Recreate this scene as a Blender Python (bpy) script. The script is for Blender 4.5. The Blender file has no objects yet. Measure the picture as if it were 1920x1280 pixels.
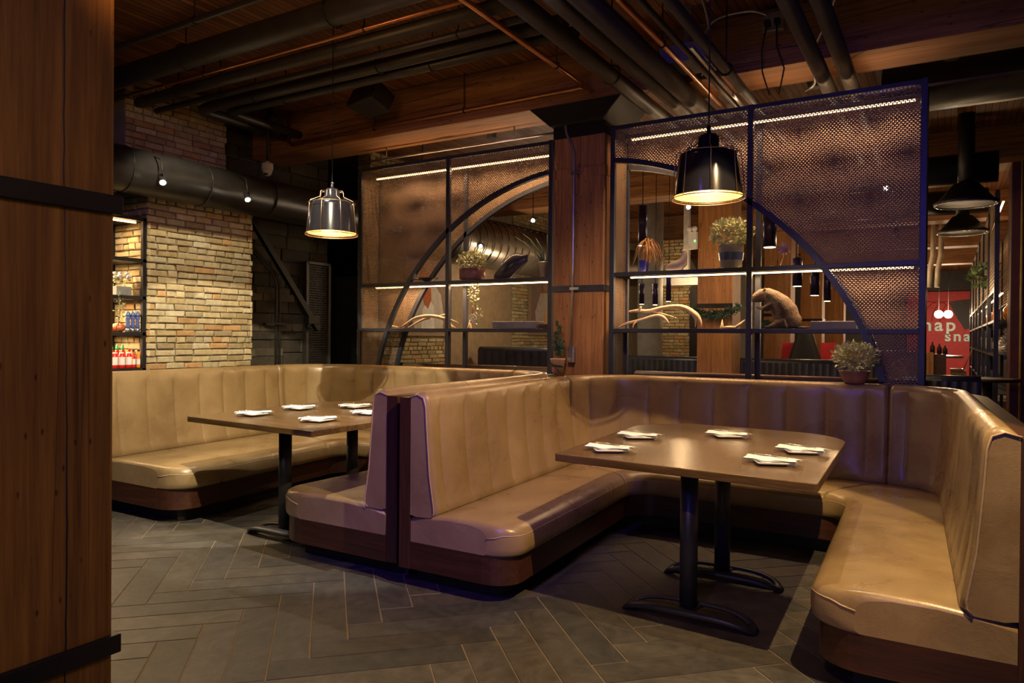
import bpy, math, random
from mathutils import Vector, Matrix
R = math.radians
random.seed(7)
S = bpy.context.scene
COL = S.collection

# ---------------------------------------------------------------- camera
f_px, yaw, pit, rol = 1360.2, .541035, .00668795, .00846143
fw = Vector((-math.sin(yaw)*math.cos(pit), math.cos(yaw)*math.cos(pit), -math.sin(pit)))
r0 = Vector((math.cos(yaw), math.sin(yaw), 0)); u0 = r0.cross(fw)
rr = math.cos(rol)*r0 + math.sin(rol)*u0; uu = rr.cross(fw)
cam = bpy.data.objects.new('camera', bpy.data.cameras.new('camera')); COL.objects.link(cam)
m = Matrix.Identity(4)
for i in range(3): m[i][0] = rr[i]; m[i][1] = uu[i]; m[i][2] = -fw[i]
m[0][3], m[1][3], m[2][3] = 0, 0, 1.38
cam.matrix_world = m
cam.data.sensor_width = 36; cam.data.lens = 36*f_px/1920
cam.data.clip_start = .05; cam.data.clip_end = 200
S.camera = cam

# ---------------------------------------------------------------- world, exposure, large lights
w = bpy.data.worlds.new('world'); S.world = w; w.use_nodes = True
w.node_tree.nodes['Background'].inputs[0].default_value = (.30, .22, .2, 1)
w.node_tree.nodes['Background'].inputs[1].default_value = .02
vs = S.view_settings
vs.view_transform = 'Standard'; vs.look = 'None'; vs.exposure = 0.0; vs.gamma = 1; vs.use_curve_mapping = False

def lamp(name, typ, loc, target, energy, color, size=.1, size_y=None, spot=60, blend=.3):
    l = bpy.data.lights.new(name, typ); l.energy = energy; l.color = color
    if typ == 'AREA':
        l.size = size
        if size_y: l.shape = 'RECTANGLE'; l.size_y = size_y
    else: l.shadow_soft_size = size
    if typ == 'SPOT': l.spot_size = R(spot); l.spot_blend = blend
    o = bpy.data.objects.new(name, l); COL.objects.link(o); o.location = loc
    if target is not None:
        o.rotation_euler = (Vector(target)-Vector(loc)).to_track_quat('-Z', 'Y').to_euler()
    return o
WARM = (1, .62, .30); NEUT = (1, .86, .66); BLUE = (.20, .13, 1)
lamp('violet_wash', 'SPOT', (-.3, -2.4, 3.3), (-2.9, 4.8, 1.5), 190, (.16, .075, 1), .25, spot=74, blend=.7)
lamp('violet_spot', 'SPOT', (-1.0, -.6, 3.3), (-2.35, 3.1, .85), 380, (.20, .08, 1), .1, spot=27, blend=.8)
lamp('violet_spot', 'SPOT', (-1.6, .6, 3.5), (-.30, 5.6, .85), 60, (.15, .08, 1), .1, spot=16, blend=.9)
lamp('rear_fill', 'AREA', (-.6, -3.2, 1.7), (-1.2, 5.0, 1.4), 10, (.92, .92, 1.0), 2.4, 1.6)  # added neutral fill from behind the camera, with no window built
lamp('ceiling_fill', 'SPOT', (-2.1, 1.4, 2.75), (-4.9, 4.0, 3.84), 70, (1, .48, .16), .3, spot=96, blend=.8)  # added uplight out of frame, warms the planks and beam underside
# ceiling spots of the room (heads out of frame); the last is an added fill
lamp('spot_light', 'SPOT', (.36, 2.35, 3.45), (-1.40, 3.35, .4), 600, (1, .67, .31), .015, spot=56, blend=.06)
lamp('spot_light', 'SPOT', (-1.0, 3.0, 3.5), (-.60, 3.65, .5), 120, (1, .84, .62), .015, spot=46, blend=.2)
lamp('spot_light', 'SPOT', (-.6, -.4, 3.5), (-.95, 3.75, 0), 150, (1, .56, .24), .03, spot=24, blend=.3)
lamp('spot_light', 'SPOT', (-2.55, 2.2, 3.45), (-4.95, 4.15, .7), 850, (1, .84, .58), .015, spot=46, blend=.06)
lamp('spot_light', 'SPOT', (-3.9, 3.3, 3.5), (-3.8, 3.9, .4), 270, (1, .88, .7), .015, spot=50, blend=.2)
lamp('spot_light', 'SPOT', (-3.0, -.6, 3.6), (-3.25, 1.5, 0), 120, (1, .90, .76), .015, spot=46, blend=.03)
lamp('spot_light', 'SPOT', (.5, 1.2, 3.3), (-2.6, 1.2, .9), 62, (1, .60, .18), .2, spot=60, blend=.8)
lamp('spot_light', 'SPOT', (-1.6, 2.6, 3.4), (-2.76, 5.7, 1.9), 200, (1, .68, .45), .05, spot=34, blend=.8)  # added to brighten the central column

# ---------------------------------------------------------------- materials
def nodes(name):
    mt = bpy.data.materials.new(name); mt.use_nodes = True
    nt = mt.node_tree; b = nt.nodes['Principled BSDF']
    return mt, nt, b
def N(nt, typ, **k):
    n = nt.nodes.new(typ)
    for a, v in k.items():
        if a in ('inp',):
            for kk, vv in v.items(): n.inputs[kk].default_value = vv
        else: setattr(n, a, v)
    return n
def ramp(nt, fac, stops):
    c = N(nt, 'ShaderNodeValToRGB'); e = c.color_ramp.elements
    while len(e) < len(stops): e.new(.5)
    for el, (p, col) in zip(e, stops): el.position = p; el.color = (*col, 1)
    nt.links.new(fac, c.inputs[0]); return c.outputs[0]
def coords(nt, scale=(1, 1, 1), rot=(0, 0, 0)):
    tc = N(nt, 'ShaderNodeTexCoord'); mp = N(nt, 'ShaderNodeMapping')
    mp.inputs['Scale'].default_value = scale; mp.inputs['Rotation'].default_value = rot
    nt.links.new(tc.outputs['Object'], mp.inputs[0]); return mp.outputs[0]
def noise(nt, vec, scale, detail=4, rough=.55, dist=0):
    n = N(nt, 'ShaderNodeTexNoise', inp={'Scale': scale, 'Detail': detail, 'Roughness': rough, 'Distortion': dist})
    nt.links.new(vec, n.inputs['Vector']); return n.outputs['Fac']
def bump(nt, b, h, strength, dist=.01, prev=None):
    n = N(nt, 'ShaderNodeBump', inp={'Strength': strength, 'Distance': dist})
    nt.links.new(h, n.inputs['Height'])
    if prev: nt.links.new(prev, n.inputs['Normal'])
    nt.links.new(n.outputs[0], b.inputs['Normal']); return n.outputs[0]
def mixc(nt, fac, a, bb, mode='MULTIPLY'):
    n = N(nt, 'ShaderNodeMix', data_type='RGBA', blend_type=mode)
    if isinstance(fac, (int, float)): n.inputs[0].default_value = fac
    else: nt.links.new(fac, n.inputs[0])
    for s, v in ((6, a), (7, bb)):
        if isinstance(v, tuple): n.inputs[s].default_value = (*v, 1)
        else: nt.links.new(v, n.inputs[s])
    return n.outputs[2]
def plain(name, col, rough=.5, metal=0, bs=0, bscale=40, spec=.5, var=.15):
    mt, nt, b = nodes(name)
    v = coords(nt); n = noise(nt, v, 9)
    c = ramp(nt, n, [(.3, tuple(x*(1-var) for x in col)), (.7, tuple(min(1, x*(1+var)) for x in col))])
    nt.links.new(c, b.inputs['Base Color'])
    b.inputs['Roughness'].default_value = rough; b.inputs['Metallic'].default_value = metal
    b.inputs['Specular IOR Level'].default_value = spec
    if bs: bump(nt, b, noise(nt, v, bscale), bs)
    return mt
def emit(name, col, strength):
    mt, nt, b = nodes(name)
    b.inputs['Base Color'].default_value = (*col, 1)
    b.inputs['Emission Color'].default_value = (*col, 1); b.inputs['Emission Strength'].default_value = strength
    return mt
def wood(name, dark, light, axis='z', rough=.6, knots=True, gscale=1., plank=None, plank_axis='x', bs=.35, crack=True):
    mt, nt, b = nodes(name)
    L, T = .9*gscale, 22*gscale
    sc = {'x': (L, T, T), 'y': (T, L, T), 'z': (T, T, L)}[axis]
    sc2 = tuple(s*3.2 for s in sc)
    v = coords(nt, sc); v2 = coords(nt, sc2)
    n1 = noise(nt, v, .7, 5, .6, 1.6); n2 = noise(nt, v2, 1.4, 3, .7)
    c = ramp(nt, n1, [(.28, dark), (.5, tuple((a+bq)/2 for a, bq in zip(dark, light))), (.72, light)])
    c2 = ramp(nt, n2, [(.3, (.55, .5, .45)), (.6, (1, 1, 1))])
    c = mixc(nt, .8, c, c2)
    big = noise(nt, coords(nt), 1.3, 3)
    c = mixc(nt, .6, c, ramp(nt, big, [(.3, (.6, .56, .52)), (.7, (1.0, 1.0, 1.0))]))
    h = n2
    if knots:
        vo = N(nt, 'ShaderNodeTexVoronoi', voronoi_dimensions='2D', inp={'Scale': 1.0, 'Randomness': 1.0})
        sp = N(nt, 'ShaderNodeSeparateXYZ'); nt.links.new(coords(nt), sp.inputs[0]); cb = N(nt, 'ShaderNodeCombineXYZ')
        ad = N(nt, 'ShaderNodeMath', operation='ADD'); nt.links.new(sp.outputs[0], ad.inputs[0]); nt.links.new(sp.outputs[1], ad.inputs[1])
        ka, kb_ = (ad, 2) if axis == 'z' else (ad, 2)
        m1 = N(nt, 'ShaderNodeMath', operation='MULTIPLY'); nt.links.new(ad.outputs[0], m1.inputs[0]); m1.inputs[1].default_value = 13 if axis == 'z' else 4
        m2 = N(nt, 'ShaderNodeMath', operation='MULTIPLY'); nt.links.new(sp.outputs[2], m2.inputs[0]); m2.inputs[1].default_value = 5 if axis == 'z' else 12
        nt.links.new(m1.outputs[0], cb.inputs[0]); nt.links.new(m2.outputs[0], cb.inputs[1]); nt.links.new(cb.outputs[0], vo.inputs['Vector'])
        k = ramp(nt, vo.outputs['Distance'], [(.03, (.10, .05, .03)), (.075, (1, 1, 1))])
        k = mixc(nt, ramp(nt, noise(nt, coords(nt), 2.3, 2), [(.48, (0, 0, 0)), (.56, (1, 1, 1))]), (1., 1., 1.), k, 'MIX')
        c = mixc(nt, .85, c, k)
    if crack:
        cs = {'x': (.25, 9, 9), 'y': (9, .25, 9), 'z': (9, 9, .22)}[axis]
        cn = noise(nt, coords(nt, cs), .9, 2, .4, .5)
        k = ramp(nt, cn, [(.488, (1, 1, 1)), (.497, (.08, .05, .03)), (.503, (.08, .05, .03)), (.512, (1, 1, 1))])
        mk = noise(nt, coords(nt), .8, 1)
        c = mixc(nt, ramp(nt, mk, [(.45, (0, 0, 0)), (.6, (1, 1, 1))]), c, k)
    if plank:
        sep = N(nt, 'ShaderNodeSeparateXYZ'); nt.links.new(coords(nt), sep.inputs[0])
        o = sep.outputs[{'x': 0, 'y': 1, 'z': 2}[plank_axis]]
        mu = N(nt, 'ShaderNodeMath', operation='DIVIDE'); nt.links.new(o, mu.inputs[0]); mu.inputs[1].default_value = plank
        fl = N(nt, 'ShaderNodeMath', operation='FLOOR'); nt.links.new(mu.outputs[0], fl.inputs[0])
        fr = N(nt, 'ShaderNodeMath', operation='FRACT'); nt.links.new(mu.outputs[0], fr.inputs[0])
        wn = N(nt, 'ShaderNodeTexWhiteNoise', noise_dimensions='1D'); nt.links.new(fl.outputs[0], wn.inputs['W'])
        c = mixc(nt, .75, c, ramp(nt, wn.outputs['Value'], [(0, (.35, .32, .3)), (1, (1, 1, 1))]))
        c = mixc(nt, 1, c, ramp(nt, fr.outputs[0], [(0, (.02, .02, .02)), (.10, (.02, .02, .02)), (.16, (1, 1, 1))]))
    nt.links.new(c, b.inputs['Base Color']); b.inputs['Roughness'].default_value = rough
    if bs: bump(nt, b, h, bs, .004)
    return mt
def leather(name, c1, c2, rough=.36):
    mt, nt, b = nodes(name)
    v = coords(nt)
    n1 = noise(nt, v, 2.4, 5, .6, .4); n2 = noise(nt, v, 160, 2); n3 = noise(nt, v, 6, 5, .55, 1.2)
    c = ramp(nt, n1, [(.3, c1), (.7, c2)])
    scr = noise(nt, coords(nt, (9, 9, 2), (0.5, .6, 0)), 6, 3, .7, 1)
    c = mixc(nt, .2, c, ramp(nt, scr, [(.35, (.75, .72, .7)), (.55, (1, 1, 1))]))
    nt.links.new(c, b.inputs['Base Color'])
    r = ramp(nt, n1, [(.3, (rough-.06,)*3), (.7, (rough+.08,)*3)]); nt.links.new(r, b.inputs['Roughness'])
    p = bump(nt, b, n3, .28, .008); bump(nt, b, n2, .18, .002, p)
    return mt
def vcol(name, rough=.85, mult=(1, 1, 1), bs=.5, bscale=60, spec=.3, streak=False):
    mt, nt, b = nodes(name)
    a = N(nt, 'ShaderNodeVertexColor', layer_name='Col')
    v = coords(nt)
    n = noise(nt, v, 14, 5, .7)
    c = mixc(nt, .8, a.outputs[0], ramp(nt, n, [(.3, (.62, .6, .56)), (.6, (1, 1, 1))]))
    if streak:
        s = noise(nt, coords(nt, (1, 1, 1), (0, 0, R(45))), 3, 5, .7, 3)
        c = mixc(nt, .7, c, ramp(nt, s, [(.35, (.5, .5, .5)), (.62, (1.15, 1.12, 1.08))]))
    nt.links.new(c, b.inputs['Base Color']); b.inputs['Roughness'].default_value = rough
    b.inputs['Specular IOR Level'].default_value = spec
    bump(nt, b, noise(nt, v, bscale, 4, .6), bs, .006)
    return mt
def bricktex(name, c1, c2, mortar, wd=.22, ht=.07, rough=.9):
    mt, nt, b = nodes(name)
    sep = N(nt, 'ShaderNodeSeparateXYZ'); nt.links.new(coords(nt), sep.inputs[0])
    ad = N(nt, 'ShaderNodeMath', operation='ADD'); nt.links.new(sep.outputs[0], ad.inputs[0]); nt.links.new(sep.outputs[1], ad.inputs[1])
    cb = N(nt, 'ShaderNodeCombineXYZ'); nt.links.new(ad.outputs[0], cb.inputs[0]); nt.links.new(sep.outputs[2], cb.inputs[1])
    t = N(nt, 'ShaderNodeTexBrick', inp={'Scale': 1, 'Mortar Size': .008, 'Brick Width': wd, 'Row Height': ht, 'Color1': (*c1, 1), 'Color2': (*c2, 1), 'Mortar': (*mortar, 1)})
    nt.links.new(cb.outputs[0], t.inputs['Vector'])
    c = mixc(nt, .7, t.outputs['Color'], ramp(nt, noise(nt, coords(nt), 9, 5), [(.3, (.5, .5, .5)), (.65, (1, 1, 1))]))
    nt.links.new(c, b.inputs['Base Color']); b.inputs['Roughness'].default_value = rough
    bump(nt, b, t.outputs['Fac'], -.6, .01)
    return mt

M = dict(
 post=wood('post_wood', (.20, .085, .010), (.46, .225, .030), 'z', gscale=.6),
 column=wood('column_wood', (.32, .135, .045), (.62, .30, .10), 'z', gscale=.7),
 beam=wood('beam_wood', (.22, .09, .035), (.50, .24, .09), 'x', gscale=.8),
 ceil=wood('ceiling_planks', (.16, .055, .018), (.46, .18, .05), 'y', plank=.062, plank_axis='x', knots=False, crack=False),
 walnut=wood('walnut', (.040, .014, .007), (.085, .030, .014), 'x', .4, knots=False, bs=.1, crack=False),
 walnutz=wood('walnut_upright', (.045, .017, .009), (.09, .035, .018), 'z', .4, knots=False, bs=.1, crack=False),
 table=wood('table_wood', (.085, .05, .020), (.19, .115, .05), 'x', .25, knots=False, gscale=.7, bs=.06, crack=False),
 tan=leather('tan_leather', (.20, .130, .056), (.33, .232, .112), .29),
 piping=leather('leather_piping', (.34, .24, .14), (.46, .33, .2)),
 brick=vcol('cream_brick'), brickdk=vcol('dark_brick'), tile=vcol('slate_plank_tile', .55, bs=.25, bscale=25, spec=.5, streak=True),
 mortar=plain('mortar', (.26, .22, .16), .95, bs=.5),
 grout=plain('grout', (.16, .12, .08), .9),
 steel=plain('dark_painted_steel', (.035, .037, .045), .42, .3),
 strap=plain('black_steel_strap', (.022, .02, .02), .5, .5),
 black=plain('matt_black', (.012, .011, .012), .6),
 frame=plain('blue_black_frame', (.05, .055, .075), .38, .35),
 meshm=plain('perforated_steel', (.24, .165, .11), .5, .2, spec=.3),
 duct=plain('dark_duct', (.045, .042, .04), .38, .6, bs=.1, bscale=8),
 pipe=plain('black_iron_pipe', (.06, .055, .05), .45, .4),
 copper=plain('copper_pipe', (.55, .25, .12), .32, .9),
 galv=plain('galvanised_conduit', (.55, .55, .58), .28, .9),
 white=plain('white_plastic', (.75, .75, .75), .4),
 china=plain('white_china', (.82, .82, .80), .15),
 linen=plain('white_linen', (.82, .81, .78), .9, bs=.2, bscale=120),
 cutlery=plain('stainless_cutlery', (.7, .7, .7), .2, 1),
 cage=plain('copper_cage_wire', (.50, .33, .22), .35, .9),
 shade=plain('black_enamel', (.012, .011, .013), .16),
 shadein=plain('gold_shade_lining', (.85, .55, .16), .45),
 antler=plain('pale_driftwood', (.62, .43, .26), .6, bs=.3, bscale=30),
 brown=plain('brown_panel', (.22, .13, .085), .6),
 tanwall=plain('tan_panel', (.30, .21, .12), .7),
 dkwall=plain('charcoal_wall', (.05, .045, .045), .8),
 red=plain('red_mural_paint', (.42, .02, .025), .6),
 redc=plain('red_fabric', (.45, .02, .03), .8),
 teal=plain('pale_teal_letters', (.42, .62, .62), .4),
 green=plain('succulent_leaf', (.10, .16, .07), .5, var=.5),
 leaf=plain('pale_leaf', (.52, .54, .30), .6, var=.5),
 fir=plain('spruce_needles', (.06, .11, .07), .7, var=.4),
 aloe=plain('aloe_leaf', (.16, .24, .13), .4, var=.3),
 straw=plain('dried_grass', (.50, .26, .09), .7, var=.4),
 fur=plain('beaver_fur', (.11, .072, .045), .9, bs=1, bscale=90, var=.5),
 bluepot=plain('cobalt_pot', (.02, .03, .30), .3),
 galvpot=plain('tin_bucket', (.5, .5, .55), .3, .9),
 terracotta=plain('glazed_purple_brown_pot', (.22, .10, .09), .35, var=.5),
 concrete=plain('grey_concrete', (.36, .36, .35), .8, bs=.3),
 mill=plain('blue_enamel', (.09, .12, .30), .25),
 salt=plain('cream_ceramic', (.75, .7, .6), .4),
 pumpkin=plain('orange_gourd', (.42, .10, .03), .4),
 ketchup=plain('ketchup_red', (.55, .02, .012), .25),
 sauce=plain('amber_sauce', (.75, .25, .02), .2),
 srir=plain('green_cap', (.02, .5, .12), .35),
 label=plain('paper_label', (.75, .72, .66), .7),
 dkblue=leather('dark_blue_leather', (.025, .028, .045), (.05, .055, .08), .3),
 stone=plain('grey_book', (.20, .19, .22), .7),
 metalbird=plain('dark_carved_bird', (.05, .045, .06), .25),
 led=emit('warm_led', (1, .58, .22), 14), ledfar=emit('warm_led_far', (1, .55, .22), 12),
 bulb=emit('warm_bulb', (1, .72, .38), 14), spotlens=emit('spot_lens', (1, .9, .7), 120),
 diff=emit('lamp_diffuser', (1, .74, .36), 1.3),
 grn=emit('green_indicator', (.1, 1, .2), 4), star=emit('bare_bulb', (1, .7, .4), 90),
)

# ---------------------------------------------------------------- mesh helpers
class MB:
    def __init__(s): s.v = []; s.f = []; s.sm = []; s.c = []
    def add(s, vs, fs, smooth=False, col=None):
        o = len(s.v); s.v += [tuple(v) for v in vs]; s.f += [tuple(i+o for i in f) for f in fs]
        s.sm += [smooth]*len(fs)
        if col: s.c += [col]*len(vs)
        return s
    def box(s, a, b, col=None):
        (x0, y0, z0), (x1, y1, z1) = a, b
        vs = [(x, y, z) for x in (x0, x1) for y in (y0, y1) for z in (z0, z1)]
        return s.add(vs, [(0, 1, 3, 2), (4, 6, 7, 5), (0, 4, 5, 1), (2, 3, 7, 6), (0, 2, 6, 4), (1, 5, 7, 3)], False, col)
    def obox(s, p, q, w, h, up=(0, 0, 1)):
        p, q = Vector(p), Vector(q); d = (q-p).normalized(); up = Vector(up)
        if abs(d.dot(up)) > .99: up = Vector((0, 1, 0))
        a = d.cross(up).normalized()*w/2; b = a.cross(d).normalized()*h/2
        vs = [pt+sa*a+sb*b for pt in (p, q) for sa in (-1, 1) for sb in (-1, 1)]
        return s.add(vs, [(0, 1, 3, 2), (4, 6, 7, 5), (0, 4, 5, 1), (2, 3, 7, 6), (0, 2, 6, 4), (1, 5, 7, 3)])
    def tube(s, pts, r, n=12, cap=True, flat=1):
        pts = [Vector(p) for p in pts]; rs = r if isinstance(r, (list, tuple)) else [r]*len(pts)
        k = len(pts); rings = []; prev = None
        for i, p in enumerate(pts):
            d = (pts[min(i+1, k-1)]-pts[max(i-1, 0)]).normalized()
            if prev is None:
                u = Vector((0, 0, 1)) if abs(d.z) < .9 else Vector((1, 0, 0))
            else: u = prev
            a = (u - d*u.dot(d)).normalized(); prev = a; b = d.cross(a)
            rings.append([p + rs[i]*(math.cos(2*math.pi*j/n)*a*flat + math.sin(2*math.pi*j/n)*b) for j in range(n)])
        vs = [v for rg in rings for v in rg]
        fs = [(i*n+j, i*n+(j+1) % n, (i+1)*n+(j+1) % n, (i+1)*n+j) for i in range(k-1) for j in range(n)]
        s.add(vs, fs, True)
        if cap:
            o = len(s.v)-len(vs)
            s.f += [tuple(o+j for j in range(n))[::-1], tuple(o+(k-1)*n+j for j in range(n))]; s.sm += [False]*2
        return s
    def ring(s, pts, r, n=8):
        pts = [Vector(p) for p in pts]; k = len(pts); vs = []
        nrm = Vector((0, 0, 1))
        for i, p in enumerate(pts):
            d = (pts[(i+1) % k]-pts[i-1]).normalized(); a = (nrm-d*nrm.dot(d)).normalized(); b = d.cross(a)
            vs += [p+r*(math.cos(2*math.pi*j/n)*a+math.sin(2*math.pi*j/n)*b) for j in range(n)]
        return s.add(vs, [(i*n+j, i*n+(j+1) % n, ((i+1) % k)*n+(j+1) % n, ((i+1) % k)*n+j) for i in range(k) for j in range(n)], True)
    def lathe(s, prof, c=(0, 0, 0), n=24, sx=1, sy=1, close=True):
        vs = [(c[0]+r*math.cos(2*math.pi*j/n)*sx, c[1]+r*math.sin(2*math.pi*j/n)*sy, c[2]+z) for r, z in prof for j in range(n)]
        k = len(prof)
        s.add(vs, [(i*n+j, i*n+(j+1) % n, (i+1)*n+(j+1) % n, (i+1)*n+j) for i in range(k-1) for j in range(n)], True)
        if close:
            o = len(s.v)-len(vs)
            s.f += [tuple(o+j for j in range(n))[::-1], tuple(o+(k-1)*n+j for j in range(n))]; s.sm += [False]*2
        return s
    def prism(s, poly, z0, z1):
        k = len(poly); vs = [(x, y, z0) for x, y in poly]+[(x, y, z1) for x, y in poly]
        return s.add(vs, [tuple(range(k))[::-1], tuple(range(k, 2*k))]+[(i, (i+1) % k, k+(i+1) % k, k+i) for i in range(k)])
    def grid(s, rows, smooth=True, closed=False, col=None):
        k = len(rows[0]); vs = [v for r_ in rows for v in r_]
        jj = range(k) if closed else range(k-1)
        return s.add(vs, [(i*k+j, i*k+(j+1) % k, (i+1)*k+(j+1) % k, (i+1)*k+j) for i in range(len(rows)-1) for j in jj], smooth, col)
    def blob(s, c, r, n=16, m_=10, fn=None):
        rows = []
        for i in range(m_+1):
            t = math.pi*i/m_
            row = []
            for j in range(n):
                p = 2*math.pi*j/n
                d = Vector((math.sin(t)*math.cos(p), math.sin(t)*math.sin(p), math.cos(t)))
                k = fn(d) if fn else 1
                row.append((c[0]+r[0]*d.x*k, c[1]+r[1]*d.y*k, c[2]+r[2]*d.z*k))
            rows.append(row)
        return s.grid(rows[::-1], True, True)

def obj(name, mb, mat, parent=None, bev=0, label=None, local=False, kind=None):
    me = bpy.data.meshes.new(name)
    off = Vector(parent['_o'][:]) if (parent is not None and not local) else Vector((0, 0, 0))
    vs = [(v[0]-off.x, v[1]-off.y, v[2]-off.z) for v in mb.v] if off.length else mb.v
    me.from_pydata(vs, [], mb.f)
    me.polygons.foreach_set('use_smooth', mb.sm)
    if mb.c:
        a = me.color_attributes.new('Col', 'FLOAT_COLOR', 'POINT')
        a.data.foreach_set('color', [x for c in mb.c for x in (*c, 1)])
    me.materials.append(M[mat] if isinstance(mat, str) else mat); me.update()
    o = bpy.data.objects.new(name, me); COL.objects.link(o)
    if parent is not None: o.parent = parent
    o['_o'] = list(off)
    if bev:
        md = o.modifiers.new('Bevel', 'BEVEL'); md.width = bev; md.segments = 2; md.limit_method = 'ANGLE'; md.angle_limit = R(40)
    if label: o['label'] = label
    if kind: o['kind'] = kind
    return o
def tag(o, label, cat, group=None, kind=None):
    o['label'] = label; o['category'] = cat
    if group: o['group'] = group
    if kind: o['kind'] = kind
    return o
def thing(name, label, cat, loc=(0, 0, 0), group=None):
    o = bpy.data.objects.new(name, None); COL.objects.link(o); o.location = loc; o['_o'] = list(loc)
    o.empty_display_size = .05
    return tag(o, label, cat, group)
def solo(name, mb, mat, label, cat, group=None, bev=0, loc=None):
    # a thing that is one mesh; origin at its base
    if loc is None:
        xs = [v[0] for v in mb.v]; ys = [v[1] for v in mb.v]; zs = [v[2] for v in mb.v]
        loc = ((min(xs)+max(xs))/2, (min(ys)+max(ys))/2, min(zs))
    mb.v = [(v[0]-loc[0], v[1]-loc[1], v[2]-loc[2]) for v in mb.v]
    o = obj(name, mb, mat, bev=bev); o.location = loc; o['_o'] = list(loc)
    return tag(o, label, cat, group)
def struct(name, mb, mat, bev=0):
    o = obj(name, mb, mat, bev=bev); o['kind'] = 'structure'; return o
def copy_tree(o, loc=None, rotz=None, parent=None):
    c = o.copy(); COL.objects.link(c)
    if parent is not None: c.parent = parent
    for ch in list(o.children): copy_tree(ch, parent=c)
    if loc is not None: c.location = loc
    if rotz is not None: c.rotation_euler = (0, 0, rotz)
    return c
def arc(cx, cz, R_, a0, a1, n): return [(cx+R_*math.cos(R(a0+(a1-a0)*i/n)), cz+R_*math.sin(R(a0+(a1-a0)*i/n))) for i in range(n+1)]
# ================================================================ THE SETTING
# herringbone floor of slate planks
W_, NT = .165, 5
bm_ = MB(); c45, s45 = math.cos(R(45)), math.sin(R(45))
def tile(a, b, wx, wy):
    g = .0035
    tn = random.uniform(.75, 1.2); base = random.choice([(.064, .058, .050), (.074, .066, .054), (.056, .054, .050), (.078, .068, .056)])
    col = tuple(x*tn for x in base)
    P = []
    for (u, v) in ((a*W_+g, b*W_+g), ((a+wx)*W_-g, b*W_+g), ((a+wx)*W_-g, (b+wy)*W_-g), (a*W_+g, (b+wy)*W_-g)):
        P.append((c45*u-s45*v, s45*u+c45*v))
    cx = sum(p[0] for p in P)/4; cy = sum(p[1] for p in P)/4
    if not (-9 < cx < 4 and -3 < cy < 9): return
    P2 = [(x+(cx-x)*.006, y+(cy-y)*.006) for x, y in P]
    vs = [(x, y, -.004) for x, y in P]+[(x, y, 0) for x, y in P2]
    bm_.add(vs, [(4, 5, 6, 7), (0, 1, 5, 4), (1, 2, 6, 5), (2, 3, 7, 6), (3, 0, 4, 7)], False, col)
offu, offv = 3, 2
for x in range(-75, 75):
    for y in range(-75, 75):
        d = (x-y) % (2*NT)
        if d == 0: tile(x+.5, y+.4, NT, 1)
        if d == 2*NT-1: tile(x+.5, y+.4, 1, NT)
FL = struct('floor', bm_, 'tile')
g = MB().box((-9.5, -3.5, -.1), (6, 32, -.003)); gs = struct('floor_slab', g, 'grout'); gs.parent = FL
del gs['kind']; gs['kind'] = 'structure'

struct('ceiling', MB().box((-9.5, -3.5, 3.84), (6, 32, 3.95)), 'ceil')

def brick_wall(mb, axis, fixed, t0, t1, z0, z1, out, pal, lw=.205, hh=.061, joint=.014, depth=.022, hidden=None):
    # bricks laid on a plane; axis 'y': plane x=fixed, bricks run along y
    z = z0; row = 0
    while z < z1-.01:
        t = t0 - (lw/2 if row % 2 else 0)
        header = row % 7 == 4
        while t < t1:
            L = (lw/2 if header or random.random() < .06 else lw)*random.uniform(.88, 1.06)
            a, b = max(t, t0), min(t+L-joint, t1)
            if b-a > .02:
                h = hh-joint*.72 + random.uniform(-.003, .003)
                base = random.choice(pal); k = random.uniform(.8, 1.15)
                col = tuple(min(1, c*k) for c in base)
                jj = random.uniform(-.004, .004); zc = z+random.uniform(-.002, .002); d = depth+random.uniform(0, .008)
                e = .007
                vs = []
                for (dd, ee) in ((0, 0), (d-.006, 0), (d, e)):
                    for (tt, zz) in ((a+ee, zc+ee), (b-ee, zc+ee), (b-ee, zc+h-ee), (a+ee, zc+h-ee)):
                        tt += random.uniform(-.005, .005); zz += random.uniform(-.0035, .0035)
                        vs.append((fixed+out*dd, tt, zz) if axis == 'y' else (tt, fixed+out*dd, zz))
                fs = [(0, 1, 5, 4), (1, 2, 6, 5), (2, 3, 7, 6), (3, 0, 4, 7), (4, 5, 9, 8), (5, 6, 10, 9), (6, 7, 11, 10), (7, 4, 8, 11), (8, 9, 10, 11)]
                mb.add(vs, fs, False, col)
            t += L
        z += hh; row += 1
CREAM = [(.52, .43, .24), (.58, .49, .29), (.48, .38, .20), (.54, .45, .27), (.44, .35, .18), (.50, .43, .26), (.55, .46, .26), (.50, .31, .14), (.38, .31, .18), (.56, .50, .33)]
DARKB = [(.09, .08, .065), (.07, .06, .05), (.12, .105, .08), (.06, .055, .05)]
# left wall with its brick pier
struct('wall_left', MB().box((-7.25, -3.4, 0), (-7.05, 6.95, 3.84)), 'dkwall')
pier = struct('wall_pier', MB().box((-7.05, 3.95, 0), (-6.235, 5.05, 2.80)).box((-7.05, 3.95, 2.80), (-6.62, 5.05, 3.84)), 'mortar')
pb = MB(); brick_wall(pb, 'y', -6.235, 3.925, 5.07, .2, 2.79, 1, CREAM); brick_wall(pb, 'y', -6.62, 3.95, 5.05, 2.80, 3.84, 1, CREAM)
brick_wall(pb, 'x', 3.95, -7.0, -6.205, .2, 2.79, -1, CREAM, depth=.025); brick_wall(pb, 'x', 5.05, -7.0, -6.205, .2, 2.79, 1, CREAM, depth=.025)
o = obj('pier_bricks', pb, 'brick', pier, kind='structure')
rb = MB()
brick_wall(rb, 'y', -7.05, 5.05, 6.95, .2, 3.84, 1, [(.07, .062, .05), (.055, .05, .042), (.085, .075, .055)], lw=.5, hh=.16, joint=.014)
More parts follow.
